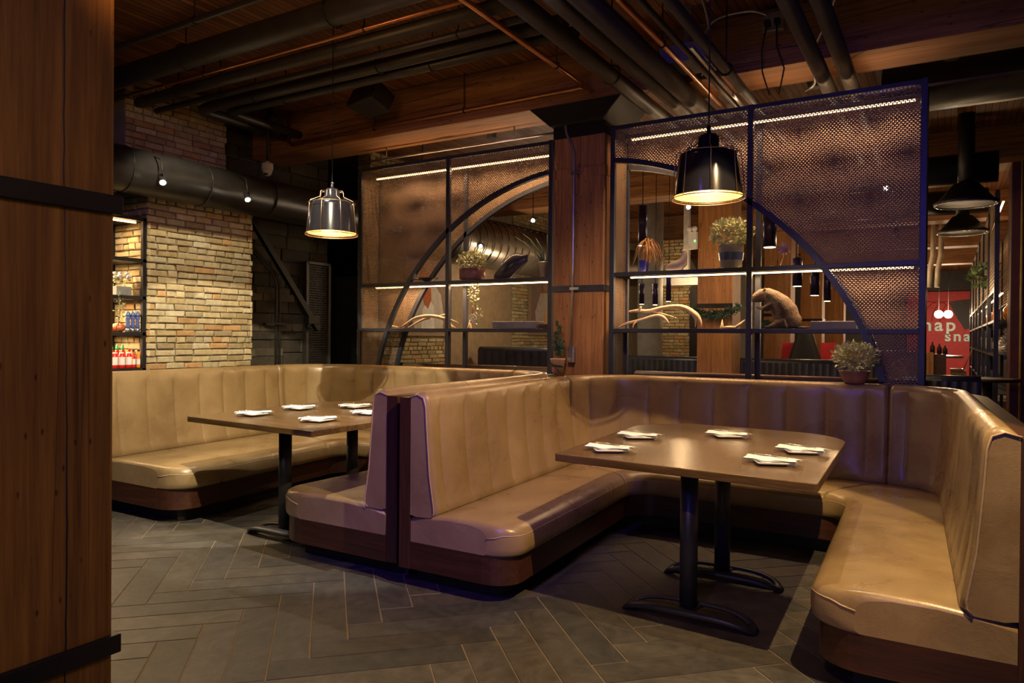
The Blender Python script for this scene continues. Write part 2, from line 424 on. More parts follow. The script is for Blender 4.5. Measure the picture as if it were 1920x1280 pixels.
for z, y0, y1 in ((2.12, 5.2, 5.9), (1.78, 5.4, 6.5), (1.42, 5.1, 6.7), (1.12, 5.3, 6.2), (2.5, 5.2, 5.8)):
    brick_wall(rb, 'y', -7.03, y0, y1, z, z+.1, 1, [(.16, .14, .10), (.12, .10, .075)], lw=.26, hh=.1)
obj('recess_stones', rb, 'brickdk', bpy.data.objects['wall_left'], kind='structure')  # dark tone of the recess stones is in their vertex colours
# further left wall behind the screens
wl = struct('wall_far_left', MB().box((-6.85, 7.35, 0), (-6.65, 32, 3.84)), 'mortar')
fb = MB(); brick_wall(fb, 'y', -6.65, 7.35, 9.1, .5, 3.84, 1, CREAM); brick_wall(fb, 'y', -6.65, 11.05, 14.0, .5, 3.84, 1, CREAM)
brick_wall(fb, 'x', 7.35, -6.85, -6.62, .5, 3.84, -1, CREAM)
obj('far_bricks', fb, 'brick', wl, kind='structure')
struct('wall_panel', MB().box((-6.66, 9.15, 0), (-6.60, 10.95, 2.6)), 'tanwall', .004)
struct('wall_back', MB().box((-9.5, 30.0, 0), (6, 30.3, 3.84)), 'dkwall')
struct('wall_right', MB().box((4.6, -3.4, 0), (4.8, 32, 3.84)), 'dkwall')
struct('wall_rear', MB().box((-9.5, -3.6, 0), (6, -3.4, 3.84)), 'dkwall')
struct('wall_outer_left', MB().box((-9.5, 6.95, 0), (-9.3, 32, 3.84)), 'dkwall')
# low partition the two screens stand on
struct('wall_partition', MB().box((-5.50, 5.87, 0), (-3.04, 6.18, 1.035)).box((-2.49, 5.76, 0), (-.12, 6.08, 1.035)), 'walnut', .004)

# ---------------------------------------------------------------- beams, columns
def beam(y, name, lab):
    b = MB().box((-6.9 if 5 < y < 7 else -6.6, y, 3.40), (4.6, y+.46, 3.84))
    return solo(name, b, 'beam', lab, 'beam', bev=.008)
beam(5.63, 'timber_beam', 'heavy timber ceiling beam over the two screens, nearest in view')
for k, y in enumerate((9.95, 14.2, 18.2, 22.3)):
    beam(y, 'timber_beam', ['timber beam of the far room, first one behind the screens', 'timber beam of the far room, second one behind the screens',
         'timber beam of the far room, third one behind the screens', 'timber beam of the far room, farthest one'][k])
beam(1.0, 'timber_beam', 'timber beam overhead resting on the big foreground post')

# foreground post
P = thing('timber_post', 'thick orange brown timber post filling the left edge, with two black straps', 'post', (-2.76, 1.23, 0))
obj('post_body', MB().box((-3.0, .99, 0), (-2.52, 1.47, 3.40)), 'post', P, .012)
ck = MB(); rk = random.Random(8); rows = []
for i in range(61):
    z = .02+i*.055; y = 1.305+.008*math.sin(z*2.1)+rk.uniform(-.0015, .0015); wd = .0008+.0022*abs(math.sin(z*1.7+.6))
    rows.append([(-2.5195, y-wd, z), (-2.5185, y, z), (-2.5195, y+wd, z)])
ck.grid(rows, False); obj('drying_crack', ck, 'black', P)
for z in (1.83, .285):
    obj('steel_strap', MB().box((-3.02, .97, z-.0325), (-2.50, 1.49, z+.0325)), 'strap', P, .003)
obj('iron_bracket', MB().box((-3.02, .97, 2.72), (-2.505, 1.485, 3.40)), 'strap', P, .01)
# column between the screens
P = thing('timber_column', 'square reddish timber column between the two lit screens with metal conduit', 'column', (-2.76, 5.93, 0))
obj('column_body', MB().box((-3.0, 5.70, 0), (-2.52, 6.17, 3.22)), 'column', P, .012)
obj('steel_strap', MB().box((-3.015, 5.685, 1.775), (-2.505, 6.185, 1.83)), 'frame', P, .003)
obj('steel_strap', MB().box((-3.008, 5.692, 2.77), (-2.512, 6.178, 2.85)), 'column', P, .002)
obj('iron_shoe', MB().box((-3.01, 5.69, 3.12), (-2.51, 6.18, 3.22)), 'strap', P, .004)
cap = MB(); cap.add([(-3.22, 5.62, 3.40), (-2.34, 5.62, 3.40), (-2.51, 5.62, 3.22), (-3.01, 5.62, 3.22), (-3.22, 6.2, 3.40), (-2.34, 6.2, 3.40), (-2.51, 6.2, 3.22), (-3.01, 6.2, 3.22)],
    [(0, 3, 2, 1), (4, 5, 6, 7), (0, 1, 5, 4), (3, 7, 6, 2), (0, 4, 7, 3), (1, 2, 6, 5)])
obj('iron_cap', cap, 'black', P, .006)
cd = thing('conduit', 'bright metal conduit running down the front of the central column', 'conduit', (-2.80, 5.66, 1.2))
obj('conduit_tube', MB().tube([(-2.875, 5.66, 3.6), (-2.875, 5.665, 3.22), (-2.865, 5.665, 3.15), (-2.80, 5.672, 3.0), (-2.795, 5.672, 2.95), (-2.795, 5.672, 2.0), (-2.81, 5.672, 1.3)], .0125), 'galv', cd)
obj('conduit_box', MB().box((-2.83, 5.64, 1.16), (-2.77, 5.70, 1.30)), 'galv', cd, .004)
for z in (2.80, 1.80): obj('conduit_clip', MB().box((-2.82, 5.655, z-.012), (-2.735, 5.69, z+.012)), 'galv', cd)
labs = ['timber column behind the right screen with a fir garland', 'second timber column of the far row', 'third timber column of the far row', 'fourth and farthest timber column of the far row']
for k, y in enumerate((10.0, 14.25, 18.2, 22.3)):
    P = thing('timber_column', labs[k], 'column', (-2.76, y+.23, 0))
    obj('column_body', MB().box((-3.0, y, 0), (-2.52, y+.47, 3.4)), 'column', P, .01)
    obj('steel_strap', MB().box((-3.01, y-.01, 1.80), (-2.51, y+.48, 1.86)), 'strap', P)
P = thing('timber_column', 'dark red timber column at the right edge with yellow conduit', 'column', (.82, 10.2, 0))
obj('column_body', MB().box((.60, 9.95, 0), (1.08, 10.42, 3.4)), plain('dark_red_wood', (.10, .025, .018), .6), P, .01)
obj('conduit_tube', MB().tube([(.70, 9.93, 3.4), (.70, 9.93, .4)], .014), plain('yellow_conduit', (.5, .32, .05), .5), P)

# ---------------------------------------------------------------- BOOTHS
def upath(pts, rad, counts):
    """polyline through pts with rounded corners; counts = samples per straight / corner"""
    P_ = [Vector(p) for p in pts]; out = []; cuts = []
    start = P_[0]
    for i in range(1, len(P_)-1):
        a = (P_[i-1]-P_[i]).normalized(); b = (P_[i+1]-P_[i]).normalized()
        ang = a.angle(b); t = rad/math.tan(ang/2)
        p0 = P_[i]+a*t; p1 = P_[i]+b*t
        cuts.append((start, p0, None)); cuts.append((p0, p1, P_[i])); start = p1
    cuts.append((start, P_[-1], None))
    seg = []
    for k, (a, b, c) in enumerate(cuts):
        n = counts[k]
        for j in range(n + (1 if k == len(cuts)-1 else 0)):
            t = j/n
            if c is None: p = a.lerp(b, t)
            else:
                # circular-ish by rational bezier
                wq = math.sin((a-c).angle(b-c)/2)
                p = (a*(1-t)**2 + c*2*wq*t*(1-t) + b*t*t)/((1-t)**2+2*wq*t*(1-t)+t*t)
            out.append(p); seg.append(k)
    return out, seg
def normals(P_, side):
    n = len(P_); o = []
    for i in range(n):
        d = (P_[min(i+1, n-1)]-P_[max(i-1, 0)]).normalized(); o.append(Vector((d.y, -d.x))*side)
    return o
def arclen(P_):
    s = [0]
    for i in range(1, len(P_)): s.append(s[-1]+(P_[i]-P_[i-1]).length)
    return s
def closed_sweep(rows):
    mb = MB(); mb.grid(rows, True, True)
    k = len(rows[0]); n = len(rows)
    mb.f += [tuple(range(k))[::-1], tuple((n-1)*k+j for j in range(k))]; mb.sm += [False, False]
    return mb
def booth(name, label, back, front, rb_, rf_, endrad, seams, zt=1.07, cush=.24, chan=.262):
    T = thing(name, label, 'booth bench', (back[1][0]/2+back[2][0]/2, back[1][1], 0))
    CN = [240, 70, 280, 70, 240]
    B, seg = upath(back, rb_, CN); NB = normals(B, 1); sl = arclen(B)
    # which side is interior
    cen = Vector(((back[1][0]+back[2][0])/2, back[0][1]+.8))
    if (cen-B[len(B)//2]).dot(NB[len(B)//2]) < 0: NB = [-q for q in NB]
    F, _ = upath(front, rf_, CN); tot = sl[-1]
    # ---- backrest in three upholstered lengths
    cuts = [0]+seams+[len(B)-1]
    def chanmod(s):
        t = (s/chan) % 1
        return (math.sin(math.pi*t))**.4
    for a, b in zip(cuts[:-1], cuts[1:]):
        rows = []; pp = []
        for i in range(a, b+1):
            e = min(sl[i]-sl[a], sl[b]-sl[i])      # distance to the cushion end
            ends = min(sl[i], tot-sl[i])
            rnd = max(0, 1-e/.035) if (a != 0 or i > a+3) else 0
            rnd = max(0, 1-e/.03)
            k = .022*rnd*rnd; pf = (.028*chanmod(sl[i]+.13)-.028)*min(1, ends/.12)
            prof = [(-.095, .40), (-.095, zt-.05), (-.085, zt-.018+k*-.3), (-.055, zt+.004-k), (-.02, zt+.004-k), (.005, zt-.012-k), (.018, zt-.04-k), (.024+pf, zt-.09),
                    (.030+pf, zt-.2), (.040+pf, zt-.33), (.052+pf, .62), (.068+pf, .52), (.080+pf, .46), (.083, .42), (.06, .395), (-.05, .39)]
            rows.append([(B[i].x+NB[i].x*(o_-(k if o_ > -.05 else 0)), B[i].y+NB[i].y*(o_-(k if o_ > -.05 else 0)), z) for o_, z in prof])
            pp.append((B[i].x+NB[i].x*.02, B[i].y+NB[i].y*.02, zt-.008))
        q = obj('backrest_cushion', closed_sweep(rows), 'tan', T)
        if a == 0 or b == len(B)-1:
            i = a if a == 0 else b; j = i
            pr = [(o_, z) for o_, z in [(-.08, zt-.01), (-.03, zt+.004), (.008, zt-.012), (.022, zt-.06), (.03, zt-.2), (.05, .62), (.078, .45), (.08, .42), (.06, .395)]]
            obj('piping', MB().tube([(B[j].x+NB[j].x*(o_-.016), B[j].y+NB[j].y*(o_-.016), z-(.016 if z > 1 else 0)) for o_, z in pr], .0045, 6), 'piping', q)
    # ---- wooden carcass behind the cushions
    rows = []
    for i in range(0, len(B), 2):
        rows.append([(B[i].x+NB[i].x*o_, B[i].y+NB[i].y*o_, z) for o_, z in [(-.165, .10), (-.165, zt-.03), (-.092, zt-.03), (-.092, .10)]])
    c = closed_sweep(rows); c.sm = [False]*len(c.sm)
    obj('back_panel', c, 'walnutz', T)
    # ---- seat
    def dfac(i):
        e = min(sl[i], tot-sl[i]); r_ = endrad
        D = (F[i]-B[i]).length
        return 1 if e >= r_ else (D-r_+math.sqrt(max(0, r_*r_-(r_-e)**2)))/D
    def seatrows(idx, prof_fn):
        rows = []
        for i in idx:
            d = (F[i]-B[i]); L = d.length; d = d/L; L *= dfac(i)
            rows.append([(B[i].x+d.x*x, B[i].y+d.y*x, z) for x, z in prof_fn(L, i)])
        return rows
    for a, b in zip(cuts[:-1], cuts[1:]):
        def pf(L, i):
            e = min(sl[i]-sl[a], sl[b]-sl[i]); k = max(0, 1-e/.03); k = .022*k*k
            zz = .405-k
            pr = [(-.09, .25), (-.09, zz-.02), (.03, zz), (L*.35, zz+.012), (L*.7, zz+.012), (L-.09, zz+.006), (L-.05, zz-.001), (L-.022, zz-.014), (L-.006, zz-.035), (L, .34), (L, .29), (L-.006, .26), (L-.02, .25)]
            return pr
        # dense first samples for the end radius
        q = obj('seat_cushion', closed_sweep(seatrows(range(a, b+1), pf)), 'tan', T)
        pl = [rw[8] for rw in seatrows(range(a, b+1), pf)]
        obj('piping', MB().tube([(x, y, z-.012) for x, y, z in pl], .004, 6), 'piping', q)
    def pw(L, i): return [(-.091, .10), (-.091, .25), (L-.035, .25), (L-.035, .10)]
    c = closed_sweep(seatrows(range(0, len(B)), pw)); c.sm = [False]*len(c.sm)
    obj('seat_base', c, 'walnut', T)
    idx = [i for i in range(len(B)) if .14 < sl[i] < tot-.14]
    def pp_(L, i): return [(-.15, 0), (-.15, .10), (L-.16, .10), (L-.16, 0)]
    c = closed_sweep(seatrows(idx, pp_)); c.sm = [False]*len(c.sm)
    obj('plinth', c, 'black', T)
    return T
booth('booth_bench', 'U-shaped tan leather booth bench around the right table',
      [(-2.43, 3.13), (-2.56, 5.57), (.03, 5.57), (.13, 3.07)], [(-1.85, 3.13), (-1.94, 4.97), (-.53, 4.97), (-.47, 3.07)], .42, .16, .17, [236, 594])
booth('booth_bench', 'U-shaped tan leather booth bench around the left table, beside the brick pier',
      [(-5.66, 3.20), (-5.86, 5.67), (-2.95, 5.67), (-2.81, 3.15)], [(-4.68, 3.20), (-4.86, 5.05), (-3.60, 5.05), (-3.67, 3.15)], .52, .20, .24, [236, 594])

# ---------------------------------------------------------------- TABLES
def round_poly(pts, rads, n=10):
    out = []
    k = len(pts)
    for i in range(k):
        p = Vector(pts[i]); a = (Vector(pts[i-1])-p).normalized(); b = (Vector(pts[(i+1) % k])-p).normalized()
        r_ = rads[i]; t = r_/math.tan(a.angle(b)/2); p0 = p+a*t; p1 = p+b*t; wq = math.sin(a.angle(b)/2)
        for j in range(n+1):
            s = j/n; q = (p0*(1-s)**2+p*2*wq*s*(1-s)+p1*s*s)/((1-s)**2+2*wq*s*(1-s)+s*s); out.append((q.x, q.y))
    return out
def table(label, pts, peds):
    T = thing('dining_table', label, 'table', (sum(p[0] for p in peds)/2, sum(p[1] for p in peds)/2, 0))
    obj('tabletop', MB().prism(round_poly(pts, [.012, .012, .38, .38]), .762, .80), 'table', T, .003)
    for (x, y) in peds:
        q = obj('pedestal', MB().lathe([(.043, .055), (.043, .755)], (x, y, 0), 28), 'steel', T)
        obj('mounting_plate', MB().box((x-.16, y-.12, .745), (x+.16, y+.12, .762)), 'black', q)
        b = MB(); n = 40; hl, hw = .315, .085
        sec = []
        for i in range(n):
            a = 2*math.pi*i/n; ca, sa = math.cos(a), math.sin(a)
            ex = hl*(abs(ca)**.75)*(1 if ca >= 0 else -1); ey = hw*(abs(sa)**.6)*(1 if sa >= 0 else -1)
            z = .008+.05*max(0, 1-(ex/hl)**4)**.8
            tw = .036
            nx, ny = ca/hl, sa/hw; l = math.hypot(nx, ny) or 1; nx /= l; ny /= l
            sec.append([(x+ex-nx*tw, y+ey-ny*tw, z), (x+ex-nx*tw, y+ey-ny*tw, z+.016), (x+ex+nx*tw*.2, y+ey+ny*tw*.2, z+.012), (x+ex+nx*tw*.6, y+ey+ny*tw*.6, max(0, z-.008)), (x+ex, y+ey, max(0, z-.008))])
        sec.append(sec[0]); b.grid(sec, True, True)
        b.box((x-.05, y-.075, .055), (x+.05, y+.075, .068))
        obj('arched_foot', b, 'steel', q)
    return T
table('dark wood table with rounded far corners in the right booth', [(-1.675, 3.21), (-.44, 3.115), (-.50, 4.79), (-1.79, 4.87)], [(-1.08, 3.50), (-1.09, 4.16)])
table('dark wood table with rounded far corners in the left booth', [(-4.59, 3.20), (-3.28, 3.125), (-3.36, 4.78), (-4.66, 4.86)], [(-3.85, 3.43), (-3.90, 4.13)])

# place settings
def plate_set():
    pm = MB(); rows = []
    h = .088
    for (s_, z) in ((.55, 0), (.6, .002), (.92, .010), (1.0, .016), (.98, .018), (.9, .012), (.62, .005), (0.01, .005)):
        rows.append([(h*s_*x, h*s_*y, z) for x, y in round_poly([(-1, -1), (1, -1), (1, 1), (-1, 1)], [.12]*4, 3)])
    pm.grid(rows, True, True); pm.f.append(tuple(range(len(rows[0])))[::-1]); pm.sm.append(False)
    pl = obj('side_plate', pm, 'china')
    nm = MB(); rows = []
    for i in range(17):
        u = -1+i/8
        row = []
        for j in range(11):
            v = -1+j/5
            wv = .046+.012*abs(u)**3
            jag = .012*math.sin(v*6.5+(1 if u > 0 else 0))*max(0, abs(u)-.7)/.3*(1 if u > 0 else -1)
            row.append((u*.122+jag, v*wv+.004*math.sin(u*3), .021+.0035*math.sin(v*7+u*3)+.002*math.cos(u*8+v*2)+(.004 if abs(v) < .45 else 0)+.004*abs(u)))
        rows.append(row)
    nm.grid(rows); nm.grid([[(x, y, z-.006) for x, y, z in r_] for r_ in rows])
    nk = obj('napkin', nm, 'linen')
    fm = MB(); fm.tube([(-.10, -.012, .036), (-.02, -.014, .034), (.03, -.015, .033)], [.0035, .002, .003], 6, flat=.5)
    for k in range(4): fm.tube([(.03, -.022+k*.0045, .033), (.075, -.022+k*.0045, .035)], .0011, 5)
    fk = obj('fork', fm, 'cutlery')
    km = MB(); km.tube([(-.10, .016, .036), (-.01, .014, .036)], [.0045, .0035], 6, flat=.5); km.add([(-.01, .010, .0355), (.09, .006, .0355), (.095, .012, .0355), (-.01, .018, .0355), (-.01, .010, .0370), (.09, .006, .0370), (.095, .012, .0370), (-.01, .018, .0370)], [(0, 3, 2, 1), (4, 5, 6, 7), (0, 1, 5, 4), (2, 3, 7, 6), (1, 2, 6, 5), (3, 0, 4, 7)])
    kn = obj('knife', km, 'cutlery')
    return pl, nk, fk, kn
proto = plate_set()
sets = [(-1.47, 3.43, -48, 'on the right table, at its front left corner'), (-1.52, 3.97, -50, 'on the right table, at the left side further back'), (-1.10, 4.31, -50, 'on the right table, at the middle of the far side'),
        (-.63, 3.93, -58, 'on the right table, at the right side further back'), (-.69, 3.51, -56, 'on the right table, at its front right corner'),
        (-4.25, 3.50, 10, 'on the left table, at its front left'), (-4.31, 3.98, 12, 'on the left table, at the left side further back'), (-3.61, 3.50, 15, 'on the left table, at its front right corner'),
        (-4.05, 4.32, 8, 'on the left table, at the far side'), (-3.64, 4.02, 12, 'on the left table, half hidden behind the booth back')]
for i, (x, y, a, where) in enumerate(sets):
    for p_, (nm_, desc, cat, grp, da) in zip(proto, (('side_plate', 'square white side plate', 'plate', 'side plates on the tables', 0), ('napkin', 'folded white napkin', 'napkin', 'napkins on the plates', 12),
                                   ('fork', 'steel fork', 'fork', 'forks on the napkins', 10), ('knife', 'steel knife', 'knife', 'knives on the napkins', 6))):
        o = p_ if i == 0 else p_.copy()
        if i: COL.objects.link(o)
        o.location = (x, y, .8005); o.rotation_euler = (0, 0, R(a+80+(da+random.uniform(-6, 6) if nm_ != 'side_plate' else 0)))
        if nm_ != 'side_plate': o.rotation_euler = (0, 0, R(a+80-45+da))
        o['label'] = desc+' '+where; o['category'] = cat; o['group'] = grp
# ================================================================ SCREENS
def mesh_panel(mb, axis, fixed, t0, t1, z0, z1, keep, px=.026, pz=.0140):
    """perforated sheet of staggered slots: continuous bars and staggered webs"""
    nz = int((z1-z0)/pz); th = .0012; bar = pz*.42; web = px*.34
    def put(t_a, t_b, za, zb):
        if axis == 'x': vs = [(t_a, fixed-th, za), (t_b, fixed-th, za), (t_b, fixed-th, zb), (t_a, fixed-th, zb), (t_a, fixed+th, za), (t_b, fixed+th, za), (t_b, fixed+th, zb), (t_a, fixed+th, zb)]
        else: vs = [(fixed-th, t_a, za), (fixed-th, t_b, za), (fixed-th, t_b, zb), (fixed-th, t_a, zb), (fixed+th, t_a, za), (fixed+th, t_b, za), (fixed+th, t_b, zb), (fixed+th, t_a, zb)]
        return vs
    for k in range(nz):
        z = z0+k*pz; runs = keep(z+pz/2)
        for (a, b) in runs:
            a = max(a, t0); b = min(b, t1)
            if b-a < .01: continue
            mb.add(put(a, b, z, z+bar), [(0, 1, 2, 3), (7, 6, 5, 4), (3, 2, 6, 7), (1, 0, 4, 5)])
            n0 = math.ceil((a-t0)/px - (.5 if k % 2 else 0))
            t = t0+(n0+(.5 if k % 2 else 0))*px
            while t+web <= b:
                mb.add(put(t, t+web, z+bar, z+pz), [(0, 1, 2, 3), (7, 6, 5, 4), (0, 3, 7, 4), (2, 1, 5, 6)])
                t += px
def screen(label, x0, xm, x1, yf, yb, cx, cz, RR, side):
    """side=+1: arch falls towards +x; mesh covers everything outside the arch"""
    T = thing('display_screen', label, 'screen', ((x0+x1)/2, (yf+yb)/2, 1.04))
    zt, zs, zl, zb = 3.16, 1.915, 1.44, 1.04; hw = .021
    for y in (yf, yb):
        for k, x in enumerate((x0, xm, x1)):
            obj('upright', MB().box((x-hw, y-hw, zb), (x+hw, y+hw, zt+hw)), 'frame', T, .003)
        for z in (zt, zs, zl):
            obj('rail', MB().box((x0, y-hw*.8, z-hw*.8), (x1, y+hw*.8, z+hw*.8)), 'frame', T, .002)
        # arch
        pts = []
        for i in range(61):
            a = R(90-side*(i*1.5+(-1)*0)) if side > 0 else R(90+i*1.5)
            x = cx+RR*math.cos(a); z = cz+RR*math.sin(a)
            if min(x0, x1) <= x <= max(x0, x1) and z >= zb: pts.append((x, z))
        rows = []
        for (x, z) in pts:
            d = Vector((x-cx, z-cz)).normalized()
            rows.append([(x+d.x*hw, y-hw, z+d.y*hw), (x-d.x*hw, y-hw, z-d.y*hw), (x-d.x*hw, y+hw, z-d.y*hw), (x+d.x*hw, y+hw, z+d.y*hw)])
        mb = MB(); mb.grid(rows, False, True); obj('arch', mb, 'frame', T)
        lo, hi = min(x0, x1), max(x0, x1)
        def keep(z):
            if z-cz >= RR: return [(lo, hi)]
            h = math.sqrt(max(0, RR*RR-(z-cz)**2))
            return [(cx+h, hi)] if side > 0 else [(lo, cx-h)]
        mb = MB(); mesh_panel(mb, 'x', y, lo, hi, zb, zt, keep); obj('mesh_panel', mb, 'meshm', T)
    for x in (x0, x1):
        for z in (zt, zs, zl): obj('tie_rail', MB().box((x-hw*.8, yf, z-hw*.8), (x+hw*.8, yb, z+hw*.8)), 'frame', T)
        mb = MB(); mesh_panel(mb, 'y', x, yf, yb, zb, zt, lambda z: [(yf, yb)]); obj('mesh_panel', mb, 'meshm', T)
    # shelves: a slotted steel one above the strip light and a solid one
    mb = MB(); n = int(abs(x1-x0)/.02); lo = min(x0, x1)
    for i in range(n): mb.box((lo+i*.02, yf+.01, zs+.006), (lo+i*.02+.013, yb-.01, zs+.011))
    for y in (yf+.05, yf+.13, yf+.21): mb.box((lo, y, zs+.003), (max(x0, x1), y+.02, zs+.0075))
    obj('slotted_shelf', mb, 'meshm', T)
    obj('shelf', MB().box((lo, yf, zl+.005), (max(x0, x1), yb, zl+.017)), 'frame', T)
    for z in (3.075, zs-.022):
        q = obj('strip_light', MB().box((lo+.12, yf+.11, z-.004), (max(x0, x1)-.06, yf+.13, z+.006)), 'led', T)
        for tz, e_ in ((-1, 24), (1, 3)):
            a = lamp('strip_glow', 'AREA', ((lo+.12+max(x0, x1)-.06)/2, yf+.12, z+(.008 if tz < 0 else .022)-(.014 if tz < 0 else 0)), ((lo+.12+max(x0, x1)-.06)/2, yf+.12, z+tz), e_, (1, .62, .32), 2.1, .02)
            a.rotation_euler = (0 if tz < 0 else math.pi, 0, 0)
        obj('light_channel', MB().box((lo+.02, yf+.10, z+.0065), (max(x0, x1)-.02, yf+.14, z+.018)), 'frame', q)
    return T
screen('blue framed mesh screen with arch and lit shelves, left of the column', -5.46, -4.29, -3.13, 5.89, 6.20, -2.84, .48, 2.43, -1)
screen('blue framed mesh screen with arch and lit shelves, right of the column', -2.46, -1.32, -.155, 5.75, 6.06, -2.77, .448, 2.46, 1)

# ---------------------------------------------------------------- PENDANTS
def pendant(label, x, y, z):
    T = thing('pendant_lamp', label, 'lamp', (x, y, z), 'caged pendants over the tables')
    k = .183/.19
    outer = [(.19, 0), (.165, .20), (.16, .222), (.085, .252), (.06, .262), (.058, .315), (.045, .33), (.012, .335), (.012, .38)]
    sh = MB().lathe([(a*k, b) for a, b in outer], (x, y, z), 40, close=False)
    obj('lamp_shade', sh, 'shade', T)
    obj('shade_lining', MB().lathe([(a*k-.003, b) for a, b in outer[:4]], (x, y, z), 40, close=False), 'shadein', T)
    cg = MB(); n = 48
    for rr_, zz in ((.20, -.014), (.20, -.004)):
        cg.ring([(x+rr_*k*math.cos(2*math.pi*i/n), y+rr_*k*math.sin(2*math.pi*i/n), z+zz) for i in range(n)], .003 if zz < -.01 else .0015)
    cg.ring([(x+.178*k*math.cos(2*math.pi*i/n), y+.178*k*math.sin(2*math.pi*i/n), z+.222) for i in range(n)], .0022)
    for j in range(8):
        a = 2*math.pi*j/8+.35; ca, sa = math.cos(a), math.sin(a)
        cg.tube([(x+r_*k*ca, y+r_*k*sa, z+zz) for r_, zz in ((.20, -.014), (.178, .21), (.17, .232), (.095, .265), (.092, .30), (.085, .31), (.06, .312))], .0024, 6)
    obj('wire_cage', cg, 'cage', T)
    obj('cord', MB().tube([(x, y, z+.37), (x, y, 3.84)], .004, 8), 'black', T)
    obj('ceiling_rose', MB().lathe([(.05, 3.81-z), (.045, 3.84-z)], (x, y, z), 20), 'black', T)
    obj('diffuser', MB().lathe([(.160, .034), (.160, .036)], (x, y, z), 36), 'diff', T)
    b = obj('bulb', MB().blob((x, y, z+.12), (.045, .045, .06)), 'bulb', T)
    l = bpy.data.lights.new('pendant_light', 'POINT'); l.energy = 9; l.color = (1, .68, .36); l.shadow_soft_size = .05
    lo = bpy.data.objects.new('pendant_light', l); COL.objects.link(lo); lo.location = (x, y, z+.012)
    return T
pendant('black dome pendant with copper wire cage over the right table', -1.117, 3.9, 2.145)
pendant('black dome pendant with copper wire cage over the left table', -3.95, 3.95, 2.14)

# ---------------------------------------------------------------- CEILING SERVICES
def pipe(name, label, pts, r, mat, clips=()):
    T = thing(name, label, 'pipe', pts[0])
    obj('pipe_run', MB().tube(pts, r, 14), mat, T)
    for c, ax in clips:
        mb = MB()
        n = 20; rr_ = r*1.15
        ring = [(c[0]+(0 if ax == 'x' else rr_*math.cos(2*math.pi*i/n)), c[1]+(rr_*math.cos(2*math.pi*i/n) if ax == 'x' else 0), c[2]+rr_*math.sin(2*math.pi*i/n)) for i in range(n)]
        mb.ring(ring, .006, 6); mb.tube([(c[0], c[1], c[2]+rr_), (c[0], c[1], 3.84)], .005, 6)
        obj('pipe_hanger', mb, 'strap', T)
    return T
def xr(y, z, x0, x1): return [(x0, y, z), (x1, y, z)]
pipe('rail_pipe', 'thin blue-grey pipe, nearest of the ceiling pipes running left to right', xr(3.25, 3.6, -9, .6), .022, 'pipe', [((-4.6, 3.25, 3.6), 'x')])
pipe('drain_pipe', 'fat dark ceiling pipe, nearest one, running left to right', xr(3.60, 3.57, -9, .6), .088, 'pipe', [((-5.2, 3.6, 3.57), 'x'), ((-3.6, 3.6, 3.57), 'x')])
pipe('copper_pipe', 'long thin copper ceiling pipe beside the fat dark pipe', xr(3.905, 3.57, -9, -2.3), .015, 'copper', [((-5.4, 3.905, 3.57), 'x'), ((-3.6, 3.905, 3.57), 'x')])
pipe('iron_pipe', 'dark ceiling pipe running just behind the long thin copper pipe', xr(4.08, 3.57, -9, -2.4), .05, 'pipe', [((-6.0, 4.08, 3.57), 'x')])
pipe('sprinkler_pipe', 'purple-lit sprinkler pipe, third from the beam, running left to right', xr(4.22, 3.52, -6.55, -2.4), .026, 'pipe', [((-5.6, 4.22, 3.52), 'x'), ((-3.0, 4.22, 3.52), 'x')])
pipe('heating_pipe', 'dark insulated pipe of the elbowed pair, outer one', [(-2.3, 4.52, 3.58), (-6.15, 4.52, 3.58), (-6.27, 4.54, 3.58), (-6.32, 4.62, 3.58), (-6.34, 5.63, 3.58)], .052, 'pipe', [((-5.5, 4.52, 3.58), 'x'), ((-4.0, 4.52, 3.58), 'x')])
pipe('heating_pipe', 'dark insulated pipe of the elbowed pair, inner one', [(-2.3, 4.70, 3.57), (-5.95, 4.70, 3.57), (-6.06, 4.72, 3.57), (-6.10, 4.80, 3.57), (-6.12, 5.63, 3.57)], .042, 'pipe', [((-5.3, 4.7, 3.57), 'x'), ((-3.6, 4.7, 3.57), 'x')])
pipe('copper_pipe', 'copper pipe bending along the face of the timber beam to the column', [(-2.56, 3.0, 3.44), (-2.58, 5.45, 3.44), (-2.60, 5.56, 3.46), (-2.70, 5.585, 3.50), (-6.2, 5.585, 3.47), (-6.25, 5.585, 3.50), (-6.25, 5.585, 3.84)], .02, 'copper',
     [((-2.57, 4.9, 3.44), 'y'), ((-5.0, 5.585, 3.48), 'x'), ((-3.9, 5.585, 3.49), 'x')])
ZP = 3.29
pipe('drain_pipe', 'fat black pipe running back over the column, left of the twin pipes', [(-2.12, 2.6, ZP), (-2.12, 7.2, ZP-.02)], .06, 'pipe', [((-2.12, 4.9, ZP), 'y')])
pipe('drain_pipe', 'fat black pipe running back, left one of the touching pair', [(-1.915, 2.6, ZP), (-1.915, 9.0, ZP)], .06, 'pipe')
pipe('drain_pipe', 'fat black pipe running back, right one of the touching pair', [(-1.78, 2.6, ZP), (-1.78, 9.0, ZP)], .07, 'pipe')
pipe('copper_pipe', 'short copper pipe running back and ending at the grey duct piece', [(-1.63, 3.0, ZP+.02), (-1.63, 6.15, ZP+.02)], .019, 'copper', [((-1.63, 4.6, ZP+.02), 'y')])
pipe('lit_pipe', 'pipe coloured pale for screen light, behind the end of the short copper pipe', [(-1.61, 6.16, ZP), (-1.61, 7.85, ZP)], .06, plain('lit_pipe', (.30, .27, .24), .5))  # pale colour stands in for strip light falling on the pipe
pipe('thin_pipe', 'thin dark pipe running back right of the short copper pipe', [(-1.53, 3.0, ZP+.02), (-1.53, 7.85, ZP+.02)], .02, 'pipe')
